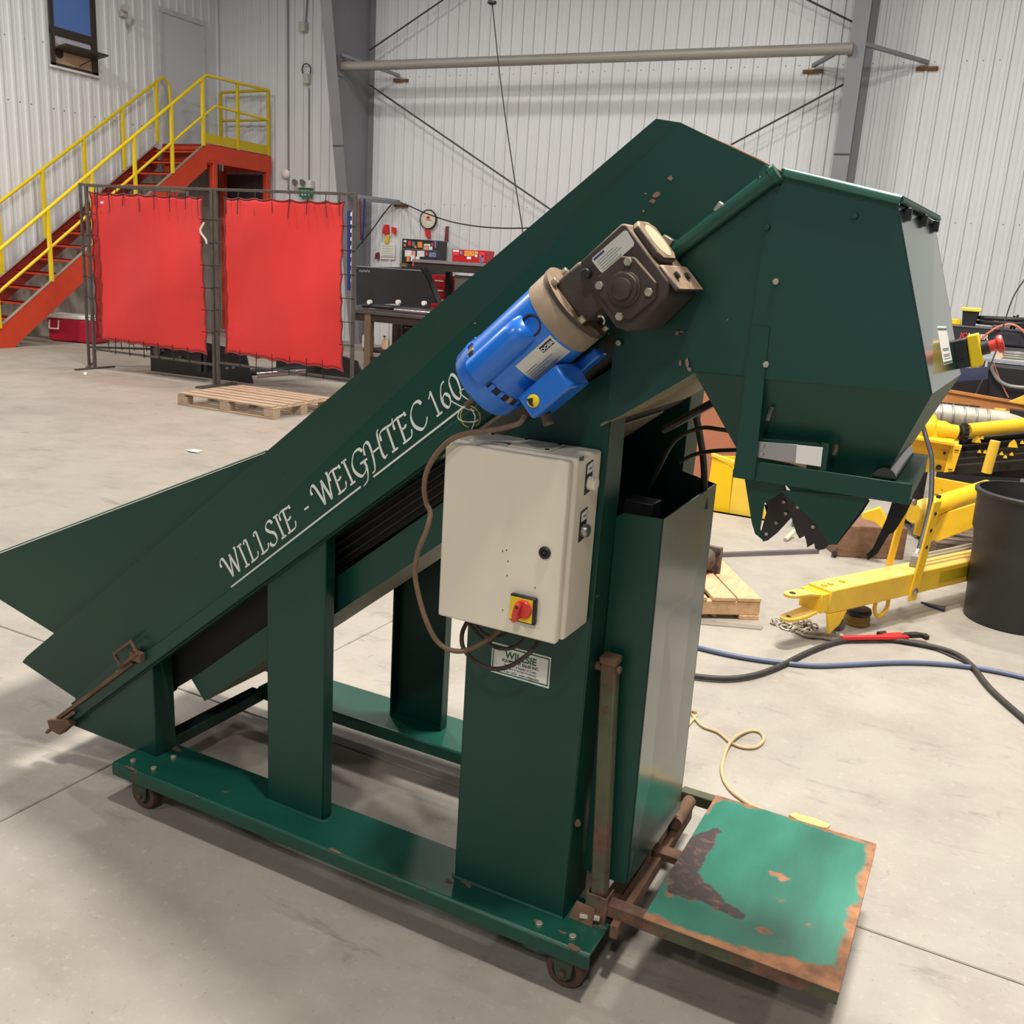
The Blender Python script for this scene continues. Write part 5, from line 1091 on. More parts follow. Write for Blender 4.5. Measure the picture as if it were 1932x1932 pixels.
for dx in (-.12, .06): OB('lamp_head', MB().lathe((p.x + dx, YW - .14, p.z + .08), (-.3, -1, -.2), [(0, .03), (.05, .06), (.07, .06), (.072, .001)], 18), mat('lamp_grey', (130, 128, 124), .4), ex)
OB('sign', MB().box((p.x - .10, YW - .10, p.z - .18), (p.x + .18, YW - .05, p.z - .02)), mat('exit_green', (0, 140, 96), .5), ex)
for dx in (-.04, .03, .10): OB('mark', MB().box((p.x + dx, YW - .104, p.z - .15), (p.x + dx + .035, YW - .10, p.z - .06)), WP, ex)
hn = thing('wall_lamp', 'small two-headed lamp fixed to the left wall between window and door', 'lamp', (XW + .05, Xp(228, 30, XW).y, Xp(228, 42, XW).z))
p = Xp(228, 25, XW)
OB('bracket', MB().box((XW + .02, p.y - .06, p.z - .06), (XW + .10, p.y + .06, p.z + .02)), GB, hn, bevel=.01)
OB('lamp_head', MB().lathe((XW + .10, p.y - .03, p.z + .05), (1, -.2, .2), [(0, .03), (.06, .065), (.09, .065), (.092, .001)], 18), GB, hn)
OB('lamp_head', MB().lathe((XW + .10, p.y + .04, p.z - .10), (1, .4, -.5), [(0, .03), (.06, .065), (.09, .065), (.092, .001)], 18), GB, hn)
# ================================================================== right-hand side
MY = mat('implement_yellow', (236, 190, 40), .42, 0, .08, 5, rust=.10, rcol=(130, 92, 50), rscale=6)
MYD = mat('implement_yellow_dusty', (226, 184, 56), .55, 0, .12, 6, dust=.5)
DKM = mat('dark_machine', (40, 34, 28), .7, .1, .3, 10)
# black bin
bn = thing('waste_bin', 'large black plastic bin standing on the floor at the right edge', 'bin', (.39, 5.23, 0))
BINM = mat('black_bin_plastic', (40, 40, 40), .5, 0, .18, 5, bump=.06)
OB('body', MB().lathe((.39, 5.23, 0), (0, 0, 1), [(0, .215), (.01, .222), (.40, .242), (.45, .248), (.47, .258), (.62, .262), (.66, .268), (.66, .258), (.44, .240), (.03, .210)], 40), BINM, bn)
OB('rim', MB().lathe((.39, 5.23, .645), (0, 0, 1), [(0, .266), (.004, .276), (.020, .278), (.026, .270), (.026, .258), (0, .258), (0, .266)], 40, caps=False), BINM, bn)
OB('handle', MB().tube([Zp(1905, 948, .58), Zp(1915, 950, .58), Zp(1940, 954, .58)], .006, 6), mat('pink_tag', (176, 60, 90), .5), bn)
OB('bag_scrap', MB().sphere((.40, 5.32, .60), .06, 10).sphere((.46, 5.35, .57), .05, 10), BLKP, bn)
# yellow implement: drawbar
im = thing('yellow_implement', 'yellow farm implement with a drawbar and clevis pointing at the conveyor', 'implement', (-.1, 5.6, 0))
z0, z1 = .15, .265
A0 = Zp(1562, 1160, z0); A1 = Zp(1822, 1098, z0); dr_ = (A1 - A0); dr_.z = 0; dr_.normalize(); sd = V(-dr_.y, dr_.x, 0); 
if sd.y < 0: sd = -sd
def bm_(u0, u1, w0, w1, a, b): return MB().hexa([A0 + dr_ * u0 + sd * w0 + V(0, 0, a - z0), A0 + dr_ * u1 + sd * w0 + V(0, 0, a - z0), A0 + dr_ * u1 + sd * w1 + V(0, 0, a - z0), A0 + dr_ * u0 + sd * w1 + V(0, 0, a - z0)], [A0 + dr_ * u0 + sd * w0 + V(0, 0, b - z0), A0 + dr_ * u1 + sd * w0 + V(0, 0, b - z0), A0 + dr_ * u1 + sd * w1 + V(0, 0, b - z0), A0 + dr_ * u0 + sd * w1 + V(0, 0, b - z0)])
OB('drawbar', bm_(0, 1.9, 0, .13, z0, z1), MYD, im, bevel=.006)
OB('drawbar_sleeve', bm_(-.055, 0, .004, .126, z0 + .012, z1 - .012), MY, im, bevel=.004)
P_ = lambda u, w, z: A0 + dr_ * u + sd * w + V(0, 0, z - z0)
for zz, sgn in ((.235, 1), (.155, -1)):
    o_ = MB().slab([P_(-.05, .02, zz), P_(-.05, .10, zz), P_(-.12, .10, zz + sgn * .014), P_(-.21, .095, zz + sgn * .016), P_(-.235, .075, zz + sgn * .016), P_(-.235, .045, zz + sgn * .016), P_(-.21, .025, zz + sgn * .016), P_(-.12, .02, zz + sgn * .014)], (0, 0, .014))
    OB('clevis_plate', o_, MYD, im, bevel=.003)
    OB('clevis_hole', MB().cyl(P_(-.195, .06, zz + sgn * .016 - .001), P_(-.195, .06, zz + sgn * .016 + .0155), .014, 16), DKM, im)
for u in (.03, .075, .16): OB('bolt', MB().cyl(P_(u, .065, z1), P_(u, .065, z1 + .008), .016, 6), MYD, im)
OB('decal', MB().slab([P_(.86, -.001, .185), P_(1.15, -.001, .185), P_(1.15, -.001, .240), P_(.86, -.001, .240)], (0, -.001, 0)), mat('olive_decal', (186, 160, 24), .5), im)
OB('stand_gusset', MB().slab([P_(.0, .0, z0), P_(.14, .0, z0), P_(.10, .0, .085), P_(.03, .0, .05)], sd * .012), MY, im, bevel=.002)
OB('pin_loop', MB().tube([P_(.40, .03, z0), P_(.40, .03, .10), P_(.43, .03, .065), P_(.47, .03, .065), P_(.50, .03, .10), P_(.50, .03, z0)], .010, 8), MY, im)
# uprights with holes
upx = lambda px, py, Y=5.0: Yp(px, py, Y)
s0 = P_(.62, -.006, .12); s1 = upx(1712, 940, s0.y)
OB('upright', MB().hexa([s0, s0 + dr_ * .06, s0 + dr_ * .06 + sd * .012, s0 + sd * .012], [V(s0.x + .035, s0.y, s1.z), V(s0.x + .035, s0.y, s1.z) + dr_ * .06, V(s0.x + .035, s0.y, s1.z) + dr_ * .06 + sd * .012, V(s0.x + .035, s0.y, s1.z) + sd * .012]), MY, im, bevel=.002)
for k in range(4):
    zz = .40 + k * .085; c = s0 + dr_ * .03 + V(.035 * (zz - .12) / (s1.z - .12), 0, zz - .12); OB('hole', MB().cyl(c - sd * .002, c + sd * .014, .009, 12), DKM, im)
OB('bolt', MB().lathe(s0 + dr_ * .03 + V(0, 0, .05), -sd, [(0, .020), (.008, .020), (.012, .014), (.014, .001)], 14), STEEL, im)
b0 = P_(.60, .13, z1); OB('upright', MB().hexa([b0, b0 + dr_ * .05, b0 + dr_ * .05 + sd * .012, b0 + sd * .012], [b0 + V(.03, 0, .36), b0 + V(.03, 0, .36) + dr_ * .05, b0 + V(.03, 0, .36) + dr_ * .05 + sd * .012, b0 + V(.03, 0, .36) + sd * .012]), MY, im, bevel=.002)
OB('top_bolt', MB().lathe(Yp(1722, 947, s0.y), -sd, [(0, .016), (.014, .016), (.016, .001)], 12), STEEL, im)
# tube, plates and gearbox (set further back)
YB = 6.2
def pl_at(nm, pts, Y, d, m=MY, bev=.003): return OB(nm, MB().slab([Yp(a, b, Y) for a, b in pts], (0, d, 0)), m, im, bevel=bev)
OB('main_tube', MB().cyl(Yp(1722, 968, 5.7), Yp(1862, 922, 6.3), .055, 24), MY, im)
OB('tube_collar', MB().cyl(Yp(1722, 968, 5.7), Yp(1748, 959, 5.81), .060, 24), MYD, im)
pl_at('lower_plate', ((1728, 985), (1840, 950), (1850, 985), (1828, 1000), (1768, 1022), (1722, 1008)), 5.9, .02)
pl_at('side_plate', ((1760, 900), (1840, 915), (1840, 960), (1758, 970)), 6.35, .02)
pl_at('left_plate', ((1628, 968), (1660, 958), (1675, 985), (1668, 1000), (1650, 985), (1625, 978)), 5.8, .05)
pl_at('gear_bracket', ((1700, 850), (1722, 826), (1800, 840), (1790, 862), (1780, 890), (1700, 892)), 6.5, .02)
pl_at('gear_bracket', ((1795, 838), (1815, 842), (1800, 890), (1780, 892)), 6.45, .06)
pl_at('bracket_top', ((1722, 823), (1800, 836), (1800, 842), (1722, 829)), 6.4, .20)
for a, b in ((1805, 849), (1793, 885)): pl_at('slot', ((a - 4, b - 1), (a + 4, b), (a + 4, b + 2), (a - 4, b + 1)), 6.445, -.003, DKM, 0)
for a, b, r in ((1771, 882, .018), (1782, 855, .009)): OB('bolt', MB().cyl(Yp(a, b, 6.5), Yp(a, b, 6.48), r, 10), DKM, im)
gc = Yp(1762, 806, 6.6)
OB('gear_case', MB().lathe(gc + V(-.10, -.05, .0), V(1, .35, -.08), [(0, .05), (.01, .075), (.05, .085), (.09, .080), (.10, .062), (.13, .058), (.17, .058), (.20, .046), (.25, .046), (.26, .030)], 24), MY, im)
OB('gear_case_hump', MB().sphere(gc + V(-.06, -.02, .02), .085, 16, .95), MY, im)
OB('gear_foot', MB().box((gc.x - .13, gc.y - .08, gc.z - .11), (gc.x + .16, gc.y + .10, gc.z - .07)), MY, im, bevel=.006)
OB('gear_rib', MB().slab([gc + V(-.02, -.09, -.08), gc + V(.05, -.09, -.08), gc + V(.0, -.09, .03)], (0, .015, 0)), MY, im)
OB('joint_yoke', MB().cyl(Yp(1797, 816, 6.62), Yp(1812, 815, 6.66), .022, 12), DKM, im)
sk_ = MB(); kc_ = Yp(1818, 817, 6.66); kax = V(.94, .33, .02).normalized()
sk_.lathe(kc_ - kax * .02, kax, [(0, .045), (.01, .052), (.035, .052), (.045, .03)], 20)
for k in range(14):
    a = 2 * PI * k / 14; c = kc_ + (V(0, 0, 1) * math.cos(a) + V(-.33, .94, 0) * math.sin(a)) * .055; sk_.obox(c, kax * .012, V(0, 0, .008), V(-.005, .008, 0))
OB('slip_clutch', sk_, DKM, im)
OB('drive_shaft_guard', MB().cyl(Yp(1825, 812, 6.68), Yp(1965, 798, 7.05), .044, 20), MY, im)
OB('post', MB().cyl(Yp(1861, 892, 6.0), Yp(1878, 832, 6.0), .028, 18), MYD, im)
# tined rotor
rt = MB()
for k in range(5):
    a = Yp(1800, 838 + k * 12, 6.75 - k * .05); b = Yp(1960, 846 + k * 13 - 25, 7.2 - k * .05); rt.bar(a, b, .05, .06)
OB('rotor', rt, DKM, im, kind='stuff')
OB('rotor_shield', MB().slab([Yp(1810, 835, 7.0), Yp(1965, 822, 7.3), Yp(1965, 905, 7.3), Yp(1800, 895, 7.0)], (0, .03, 0)), DKM, im)
for k, (a, b) in enumerate(((1843, 829), (1912, 838), (1853, 826), (1929, 835), (1848, 852), (1859, 853), (1842, 868), (1897, 862), (1890, 856), (1850, 878), (1909, 857))):
    p = Yp(a, b, 6.7); s_ = .028 if k < 2 else .012; OB('tine', MB().slab([p + V(-s_, 0, -s_ * .8), p + V(s_, 0, -s_ * .7), p + V(s_ * .6, 0, s_ * .3), p + V(.0, 0, s_), p + V(-s_ * .8, 0, .1 * s_)], (0, .02, 0)), MY, im)
OB('hydraulic_hose', MB().tube([Yp(1740, 800, 5.9), Yp(1748, 828, 5.85), Yp(1757, 860, 5.7), Yp(1758, 900, 5.5), Yp(1756, 945, 5.35), Yp(1748, 985, 5.2), Yp(1738, 1022, 5.1), Yp(1733, 1040, 5.05)], .013, 10), BLKP, im)
OB('hose_fitting', MB().cyl(Yp(1733, 1038, 5.05), Yp(1722, 1058, 5.0), .014, 12).cyl(Yp(1722, 1058, 5.0), Yp(1717, 1075, 4.98), .009, 10), mat('grey_fitting', (176, 168, 156), .4, .5), im)
for w in (.05, .085): OB('hydraulic_pipe', MB().cyl(P_(.74, w, z1 + .045), P_(1.7, w, z1 + .05), .008, 8), mat('pale_pipe', (190, 180, 160), .4, .4), im)
OB('pipe_clamp', MB().box((P_(.74, .07, 0).x - .025, P_(.74, .07, 0).y - .03, z1), (P_(.74, .07, 0).x + .025, P_(.74, .07, 0).y + .03, z1 + .06)), GREYST, im, bevel=.004)
# things around the drawbar
pd = thing('floor_pad', 'round black and olive pad on the floor below the yellow drawbar', 'pad', Zp(1615, 1180, 0))
c = Zp(1615, 1176, 0); c.z = 0
OB('base', MB().lathe(c, (0, 0, 1), [(0, .060), (.008, .064), (.02, .060), (.028, .064), (.044, .060), (.05, .058)], 28), mat('olive_base', (136, 110, 50), .7), pd)
OB('cap', MB().lathe(c + V(0, 0, .05), (0, 0, 1), [(0, .060), (.015, .066), (.03, .060), (.036, .03), (.037, .001)], 28), BLKP, pd)
wr = thing('pipe_wrench', 'red pipe wrench lying on the concrete by the chain', 'wrench', Zp(1665, 1200, 0))
a, b = Zp(1588, 1207, .02), Zp(1710, 1204, .02); d = (b - a).normalized(); n_ = V(-d.y, d.x, 0); L = (b - a).length
OB('handle', MB().slab([a + n_ * .010, a + d * L * .6 + n_ * .012, a + d * L * .72 + n_ * .030, a + d * L * .95 + n_ * .034, a + d * L + n_ * .02, a + d * L - n_ * .022, a + d * L * .7 - n_ * .016, a - n_ * .008], (0, 0, .018)), mat('red_tool', (214, 40, 44), .4), wr, bevel=.004)
OB('jaw', MB().slab([b + n_ * .022, b + d * .06 + n_ * .026, b + d * .105 + n_ * .0, b + d * .100 - n_ * .03, b + d * .08 - n_ * .035, b + d * .075 - n_ * .004, b + d * .02 - n_ * .006, b - d * .03 + n_ * .0], (0, 0, .022)), DKM, wr, bevel=.003)
OB('adjusting_nut', MB().cyl(a + d * L * .62 + n_ * .034 + V(0, 0, .01), a + d * L * .74 + n_ * .042 + V(0, 0, .01), .012, 14), DKM, wr)
chn = thing('chain', 'heap of grey steel chain on the floor below the clevis', 'chain', Zp(1510, 1185, 0))
CH = mat('grey_chain', (176, 168, 152), .5, .3, .2, 20)
def link_(c, d, up_, l=.040, w=.015, r=.0058):
    d = Vector(d).normalized(); u = Vector(up_); u = (u - d * u.dot(d)).normalized(); pts = []
    for k in range(12):
        t = 2 * PI * k / 12; pts.append(Vector(c) + d * (math.cos(t) * l * .5 + (.25 * l if math.cos(t) > 0 else -.25 * l) * .4) + u * (math.sin(t) * w))
    OB('link', MB().tube(pts, r, 5, closed=True, sub=1), CH, chn)
hc = Zp(1498, 1182, 0)
for k in range(64):
    t = random.uniform(0, 2 * PI); rr = math.sqrt(random.random()); lay = k // 26
    c = hc + V(.100 * rr * math.cos(t), .075 * rr * math.sin(t), .010 + .014 * lay) * (1 if lay == 0 else 1)
    if lay: c = hc + (c - hc) * V(1, 1, 1).x; c.x = hc.x + (c.x - hc.x) * (1 - .28 * lay); c.y = hc.y + (c.y - hc.y) * (1 - .28 * lay)
    a_ = random.uniform(0, 2 * PI); link_(c, (math.cos(a_), math.sin(a_), random.uniform(-.3, .3)), (random.uniform(-.6, .6), random.uniform(-.6, .6), 1) if k % 2 else (-math.sin(a_), math.cos(a_), .3), r=.0050)
pts = spline([Zp(a, b, .012) for a, b in ((1510, 1192), (1522, 1197), (1536, 1199), (1550, 1200), (1563, 1202), (1574, 1203))], 4)
for k in range(0, len(pts) - 1):
    link_(pts[k], pts[k + 1] - pts[k] + V(0, 0, .001), (random.uniform(-.3, .3), 0, 1) if k % 2 else (random.uniform(-1, 1), 1, .2), r=.0055)
hk = thing('hook', 'grey steel hook standing at the end of the chain by the red wrench', 'hook', Zp(1578, 1207, 0))
hp_ = Zp(1582, 1207, 0).y
OB('shank', MB().tube([Yp(1583, 1172, hp_), Yp(1574, 1180, hp_), Yp(1573, 1195, hp_), Yp(1582, 1205, hp_ - .01), Yp(1588, 1198, hp_ - .02)], .010, 10), CH, hk)
OB('eye', MB().lathe(Yp(1582, 1178, hp_) + V(0, -.014, 0), (0, 1, 0), [(0, .012), (.002, .032), (.022, .032), (.026, .012)], 20), mat('dark_hook', (90, 84, 82), .4, .5), hk)
ho = OB('hose', MB().tube([Zp(a, b, .012) for a, b in ((1200, 1190), (1318, 1222), (1400, 1240), (1480, 1251), (1540, 1256), (1600, 1254), (1700, 1250), (1780, 1253), (1860, 1263), (1940, 1280), (2050, 1310))], .0105, 10), mat('blue_grey_hose', (92, 104, 132), .45), org=Zp(1600, 1250, 0)); tag(ho, 'long blue-grey air hose lying across the concrete', 'hose')
ho = OB('hose', MB().tube([Zp(a, b, .016) for a, b in ((1240, 1265), (1315, 1276), (1370, 1280), (1420, 1274), (1470, 1257), (1520, 1232), (1570, 1213), (1610, 1206), (1660, 1205), (1720, 1212), (1790, 1228), (1830, 1252), (1870, 1300), (1940, 1362), (2010, 1420))], .0115, 10), mat('black_floor_hose', (58, 56, 54), .6, 0, .3, 30), org=Zp(1600, 1230, 0)); tag(ho, 'black hose snaking over the blue hose on the concrete', 'hose')
ho = OB('hose', MB().tube([Zp(a, b, .006) for a, b in ((1700, 1210), (1760, 1224), (1800, 1240), (1830, 1254))], .005, 8), MATS['black_floor_hose'], org=Zp(1770, 1230, 0)); tag(ho, 'short thin black lead lying beside the black hose', 'lead')
co = OB('power_cord', MB().tube([Zp(a, b, z) for a, b, z in ((1298, 1368, .006), (1313, 1350, .006), (1310, 1342, .02), (1306, 1347, .006), (1325, 1370, .006), (1355, 1382, .006), (1380, 1402, .006), (1405, 1411, .006), (1428, 1409, .006), (1441, 1395, .006), (1434, 1382, .006), (1415, 1379, .006), (1392, 1388, .012), (1375, 1405, .016), (1364, 1435, .006), (1363, 1462, .006), (1378, 1490, .006), (1410, 1515, .006), (1440, 1530, .006))], .0062, 8), mat('beige_cord', (188, 168, 128), .5), org=Zp(1380, 1420, 0)); tag(co, 'beige power cord looped on the concrete behind the platform', 'cord')
wc = OB('wood_chip', MB().slab([Zp(1488, 1541, .012), Zp(1500, 1538, .012), Zp(1540, 1549, .012), Zp(1566, 1560, .012), Zp(1560, 1566, .012), Zp(1520, 1560, .012)], (0, 0, .008)), mat('bright_wood', (232, 190, 112), .7, 0, .2, 30), org=Zp(1525, 1552, 0)); tag(wc, 'splinter of bright wood on the floor beyond the platform', 'wood')
bl = OB('chisel', MB().slab([Zp(1737, 1138, .004), Zp(1776, 1146, .004), Zp(1785, 1146, .012), Zp(1782, 1152, .012), Zp(1775, 1152, .004)], (0, 0, .010)), mat('blue_steel', (56, 62, 96), .4, .3), org=Zp(1760, 1146, 0)); tag(bl, 'small dark blue wedge lying on the floor by the black bin', 'wedge')
fb = OB('flat_bar', MB().slab([Zp(1290, 1168, .0), Zp(1440, 1184, .0), Zp(1436, 1189, .0), Zp(1290, 1176, .0)], (0, 0, .006)), mat('bare_steel', (176, 172, 166), .4, .6, .1, 9), org=Zp(1380, 1178, 0)); tag(fb, 'bare steel flat bar on the floor before the pale pallet', 'bar')
lb = OB('steel_bar', MB().bar(Zp(1290, 1049, .012), Zp(1543, 1040, .012), .03, .024), mat('grey_bar', (120, 114, 116), .4, .5), org=Zp(1420, 1045, 0)); tag(lb, 'long grey steel bar lying behind the pale pallet', 'bar')
bt = OB('bolt_scrap', MB().cyl(Zp(1574, 1044, .0), Zp(1574, 1044, .03), .016, 6), DKM, org=Zp(1574, 1044, 0)); tag(bt, 'small dark nut on the floor at the end of the grey bar', 'nut')
# pale pallet with a casting on it
pz = thing('pallet', 'pale wooden pallet half hidden behind the green bin', 'pallet', (-1.1, 4.9, 0))
tp = [Zp(1437, 1130, .11), Zp(1358, 1052, .11)]; dd = (tp[1] - tp[0]); dd.z = 0; dd.normalize(); ll = .92; sd2 = V(-dd.y, dd.x, 0)
if sd2.x > 0: sd2 = -sd2
for k in range(7):
    o0 = tp[0] + sd2 * (k * .125 + (.02 if k > 1 else 0) + (.03 if k > 2 else 0)); o0.z = .092
    OB('top_board', MB().hexa([o0, o0 + sd2 * .118, o0 + sd2 * .118 + dd * ll, o0 + dd * ll], [o0 + V(0, 0, .02), o0 + sd2 * .118 + V(0, 0, .02), o0 + sd2 * .118 + dd * ll + V(0, 0, .02), o0 + dd * ll + V(0, 0, .02)]), WOOD2, pz, bevel=.003, seg=1)
for u in (.0, .44, .87):
    o0 = tp[0] + dd * (u + .004); o0.z = .022; o1 = o0 + sd2 * .95
    OB('stringer_board', MB().hexa([o0, o0 + dd * .045, o1 + dd * .045, o1], [o0 + V(0, 0, .070), o0 + dd * .045 + V(0, 0, .070), o1 + dd * .045 + V(0, 0, .070), o1 + V(0, 0, .070)]), WOOD2, pz, bevel=.003, seg=1)
for k in (0, 3, 6):
    o0 = tp[0] + sd2 * (k * .135); o0.z = 0; OB('bottom_board', MB().hexa([o0, o0 + sd2 * .10, o0 + sd2 * .10 + dd * ll, o0 + dd * ll], [o0 + V(0, 0, .022), o0 + sd2 * .10 + V(0, 0, .022), o0 + sd2 * .10 + dd * ll + V(0, 0, .022), o0 + dd * ll + V(0, 0, .022)]), WOOD2, pz, bevel=.002, seg=1)
cs = thing('casting', 'brown cast iron hub standing on the pale pallet', 'casting', Zp(1345, 1082, .112))
c = Zp(1338, 1080, .112); IRON = mat('brown_iron', (104, 90, 84), .6, .3, .25, 20)
OB('flange', MB().box((c.x - .10, c.y, c.z), (c.x + .055, c.y + .02, c.z + .145)), IRON, cs, bevel=.008)
OB('hub', MB().lathe((c.x - .03, c.y, c.z + .07), (0, -1, 0), [(0, .062), (.02, .060), (.03, .045), (.06, .042), (.06, .025), (.02, .02)], 24), IRON, cs)
for a, b in ((.035, .03), (.035, .115), (-.08, .03)): OB('bolt', MB().cyl((c.x + a, c.y, c.z + b), (c.x + a, c.y - .015, c.z + b), .010, 8), DKM, cs)
# yellow bucket, brown board and blocks
yb = thing('yellow_hopper', 'bright yellow folded steel hopper on a grey skid behind the green machine', 'hopper', (-1.2, 6.6, 0))
BY = mat('bright_yellow', (246, 200, 10), .4, 0, .05, 4)
OB('front_face', MB().slab([Yp(a, b, 6.5) for a, b in ((1344, 862), (1385, 885), (1373, 988), (1345, 985), (1330, 960))], (0, .02, 0)), BY, yb)
OB('front_face', MB().slab([Yp(a, b, 6.5) for a, b in ((1385, 868), (1410, 905), (1428, 905), (1450, 988), (1373, 988))], (0, .02, 0)), mat('light_yellow', (250, 206, 70), .42), yb)
OB('top_lip', MB().slab([Yp(a, b, 6.49) for a, b in ((1342, 856), (1398, 875), (1398, 880), (1342, 861))], (0, .05, 0)), MATS['light_yellow'], yb)
OB('back_face', MB().slab([Yp(a, b, 6.95) for a, b in ((1345, 860), (1420, 862), (1440, 985), (1345, 985))], (0, .02, 0)), BY, yb)
OB('skid', MB().box((Yp(1330, 988, 6.45).x, 6.45, 0), (Yp(1482, 988, 6.45).x, 6.95, Yp(1400, 989, 6.45).z)), mat('pale_grey_skid', (150, 148, 146), .6), yb, bevel=.004)
bd = OB('brown_board', MB().slab([Yp(a, b, 7.3) for a, b in ((1308, 735), (1345, 735), (1400, 790), (1400, 990), (1290, 990), (1298, 900))], (0, .03, 0)), mat('brown_board', (176, 112, 84), .7, 0, .12, 3), bevel=.002); tag(bd, 'red-brown board standing upright behind the yellow hopper', 'board')
tl = OB('teal_crate', MB().box((Zp(1484, 1004, 0).x, 6.42, 0), (Zp(1500, 1004, 0).x, 6.6, .12)), mat('teal', (40, 110, 112), .5), bevel=.006); tag(tl, 'small teal crate on the floor seen under the green spout', 'crate')
sw = OB('wood_stick', MB().cyl(Zp(1482, 1018, .012), Zp(1500, 1001, .05), .014, 8), mat('pale_stick', (214, 196, 168), .7)); tag(sw, 'pale wooden stick leaning on the floor under the spout', 'stick')
DW = mat('dark_timber', (122, 92, 72), .75, 0, .25, 6, stretch=(1, 6, 6))
for k, (x, y, w, d_, h_, a, lb) in enumerate(((-.42, 6.05, .42, .22, .20, .5, 'dark timber block under the yellow plates, the larger front one'), (-.62, 6.42, .50, .16, .13, .3, 'rough brown timber lying behind the larger block'))):
    o = OB('timber_block', rbox((x, y, 0), w, d_, 0, h_, a), DW, bevel=.006); tag(o, lb, 'timber')
pallet((-.02, 6.25, 0), math.radians(18), 1.3, .95, 'dark low pallet under the yellow implement', mat('dark_pallet', (110, 96, 84), .8, 0, .25, 5), 9, .10)
# rusty trough and black gear behind the implement
tg = thing('rusty_trough', 'rust orange steel trough with a galvanised tube behind the implement', 'trough', (.1, 7.8, 0))
OR = mat('orange_rust', (190, 128, 72), .7, .1, .25, 5)
OB('side_sheet', MB().slab([Yp(a, b, 7.7) for a, b in ((1770, 735), (1786, 736), (1960, 768), (1960, 800), (1770, 790))], (0, .02, 0)), OR, tg)
OB('top_edge', MB().bar(Yp(1782, 736, 7.7), Yp(1960, 766, 7.7), .03, .02), OR, tg)
gt = MB().cyl(Yp(1755, 782, 7.3), Yp(1965, 806, 7.5), .085, 28)
OB('galvanised_tube', gt, mat('galvanised', (196, 190, 176), .4, .5, .25, 7), tg)
for k in range(5): OB('tube_seam', MB().lathe(Yp(1770 + k * 22, 784 + k * 2.6, 7.3 + k * .02) - V(.004, 0, 0), V(1, .3, .0), [(0, .086), (.006, .088), (.012, .086)], 20), mat('seam_grey', (150, 146, 138), .4, .5), tg)
OB('black_grille', MB().slab([Yp(a, b, 7.55) for a, b in ((1770, 758), (1849, 766), (1843, 782), (1768, 770))], (0, -.02, 0)), BLKP, tg)
for a, b, c_, d_ in ((1786, 761, 1785, 771), (1800, 761, 1790, 772), (1798, 762, 1808, 774), (1828, 765, 1819, 778)): OB('grille_wire', MB().cyl(Yp(a, b, 7.52), Yp(c_, d_, 7.52), .004, 5), GREYST, tg)
OB('stand', MB().box((-.25, 7.72, 0), (-.17, 7.80, .95)).box((.9, 7.72, 0), (.98, 7.80, .95)), DKM, tg)
OB('yellow_guard', MB().slab([Yp(a, b, 7.5) for a, b in ((1905, 758), (1960, 735), (1960, 766), (1925, 762))], (0, .05, 0)), MYD, tg)
for k, (a, b, c_, d_) in enumerate(((1846, 778, 1872, 792), (1876, 769, 1898, 790))): OB('yellow_plate', MB().slab([Yp(a, b, 7.5), Yp(c_, b + 2, 7.5), Yp(c_ - 2, d_, 7.5), Yp(a, d_ - 3, 7.5)], (0, -.015, 0)), MYD, tg)
OB('dark_block', MB().box((Yp(1903, 790, 7.4).x, 7.4, Yp(1903, 790, 7.4).z), (Yp(1960, 790, 7.4).x, 7.5, Yp(1903, 773, 7.4).z)), DKM, tg)
# black machine with blue panel below the table
bt_ = thing('black_machine', 'black machine housing with a blue-black sloping panel behind the rusty trough', 'machine', (.3, 8.9, 0))
OB('panel', MB().slab([Yp(a, b, 8.6) for a, b in ((1790, 735), (1812, 695), (1866, 692), (1864, 745))], (0, .03, 0)), mat('blue_black_panel', (58, 62, 92), .2, 0, .1, 2, coat=.5), bt_)
OB('front', MB().slab([Yp(a, b, 8.6) for a, b in ((1864, 690), (1965, 700), (1965, 770), (1862, 745))], (0, .5, 0)), BLKP, bt_, bevel=.004)
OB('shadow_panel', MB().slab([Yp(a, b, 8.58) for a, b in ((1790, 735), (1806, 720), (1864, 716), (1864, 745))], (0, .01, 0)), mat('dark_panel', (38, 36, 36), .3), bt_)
OB('base', MB().box((Yp(1795, 735, 8.6).x, 8.62, 0), (Yp(1960, 735, 8.6).x, 9.1, Yp(1795, 737, 8.6).z)), BLKP, bt_)
OB('cable', MB().tube([Yp(a, b, 8.55) for a, b in ((1870, 688), (1874, 702), (1885, 718), (1905, 728), (1940, 732))], .014, 8), mat('grey_cable', (128, 126, 124), .4), bt_)
OB('wire', MB().tube([Yp(a, b, 8.56) for a, b in ((1875, 684), (1882, 705), (1895, 735), (1903, 750))], .005, 6), mat('copper_wire', (200, 120, 90), .4), bt_)
# table and laser cabinet
tb = thing('side_table', 'pale topped table by the wall carrying cables and small parts', 'table', (.3, 9.3, 0))
OB('top', MB().box((Yp(1850, 672, 9.0).x, 8.98, Yp(1850, 680, 9.0).z), (1.2, 9.6, Yp(1850, 674, 9.0).z)), mat('pale_top', (176, 178, 186), .4, .2), tb, bevel=.003)
for x in (.05, 1.1): OB('leg', MB().box((x, 9.4, 0), (x + .05, 9.45, Yp(1850, 680, 9.0).z)), GREYST, tb)
tz = Yp(1850, 674, 9.0).z
for k, y in enumerate((9.08, 9.10, 9.12)):
    o = OB('cable_coil', MB().tube([Vector((.33 + (.15 - k * .02) * math.cos(2 * PI * i / 16), 9.22 + (.11 - k * .012) * math.sin(2 * PI * i / 16), tz + .012 + k * .018)) for i in range(16)], .012, 6, closed=True, sub=2), MATS['grey_cable'] if k else mat('olive_cable', (140, 136, 116), .5), tb)
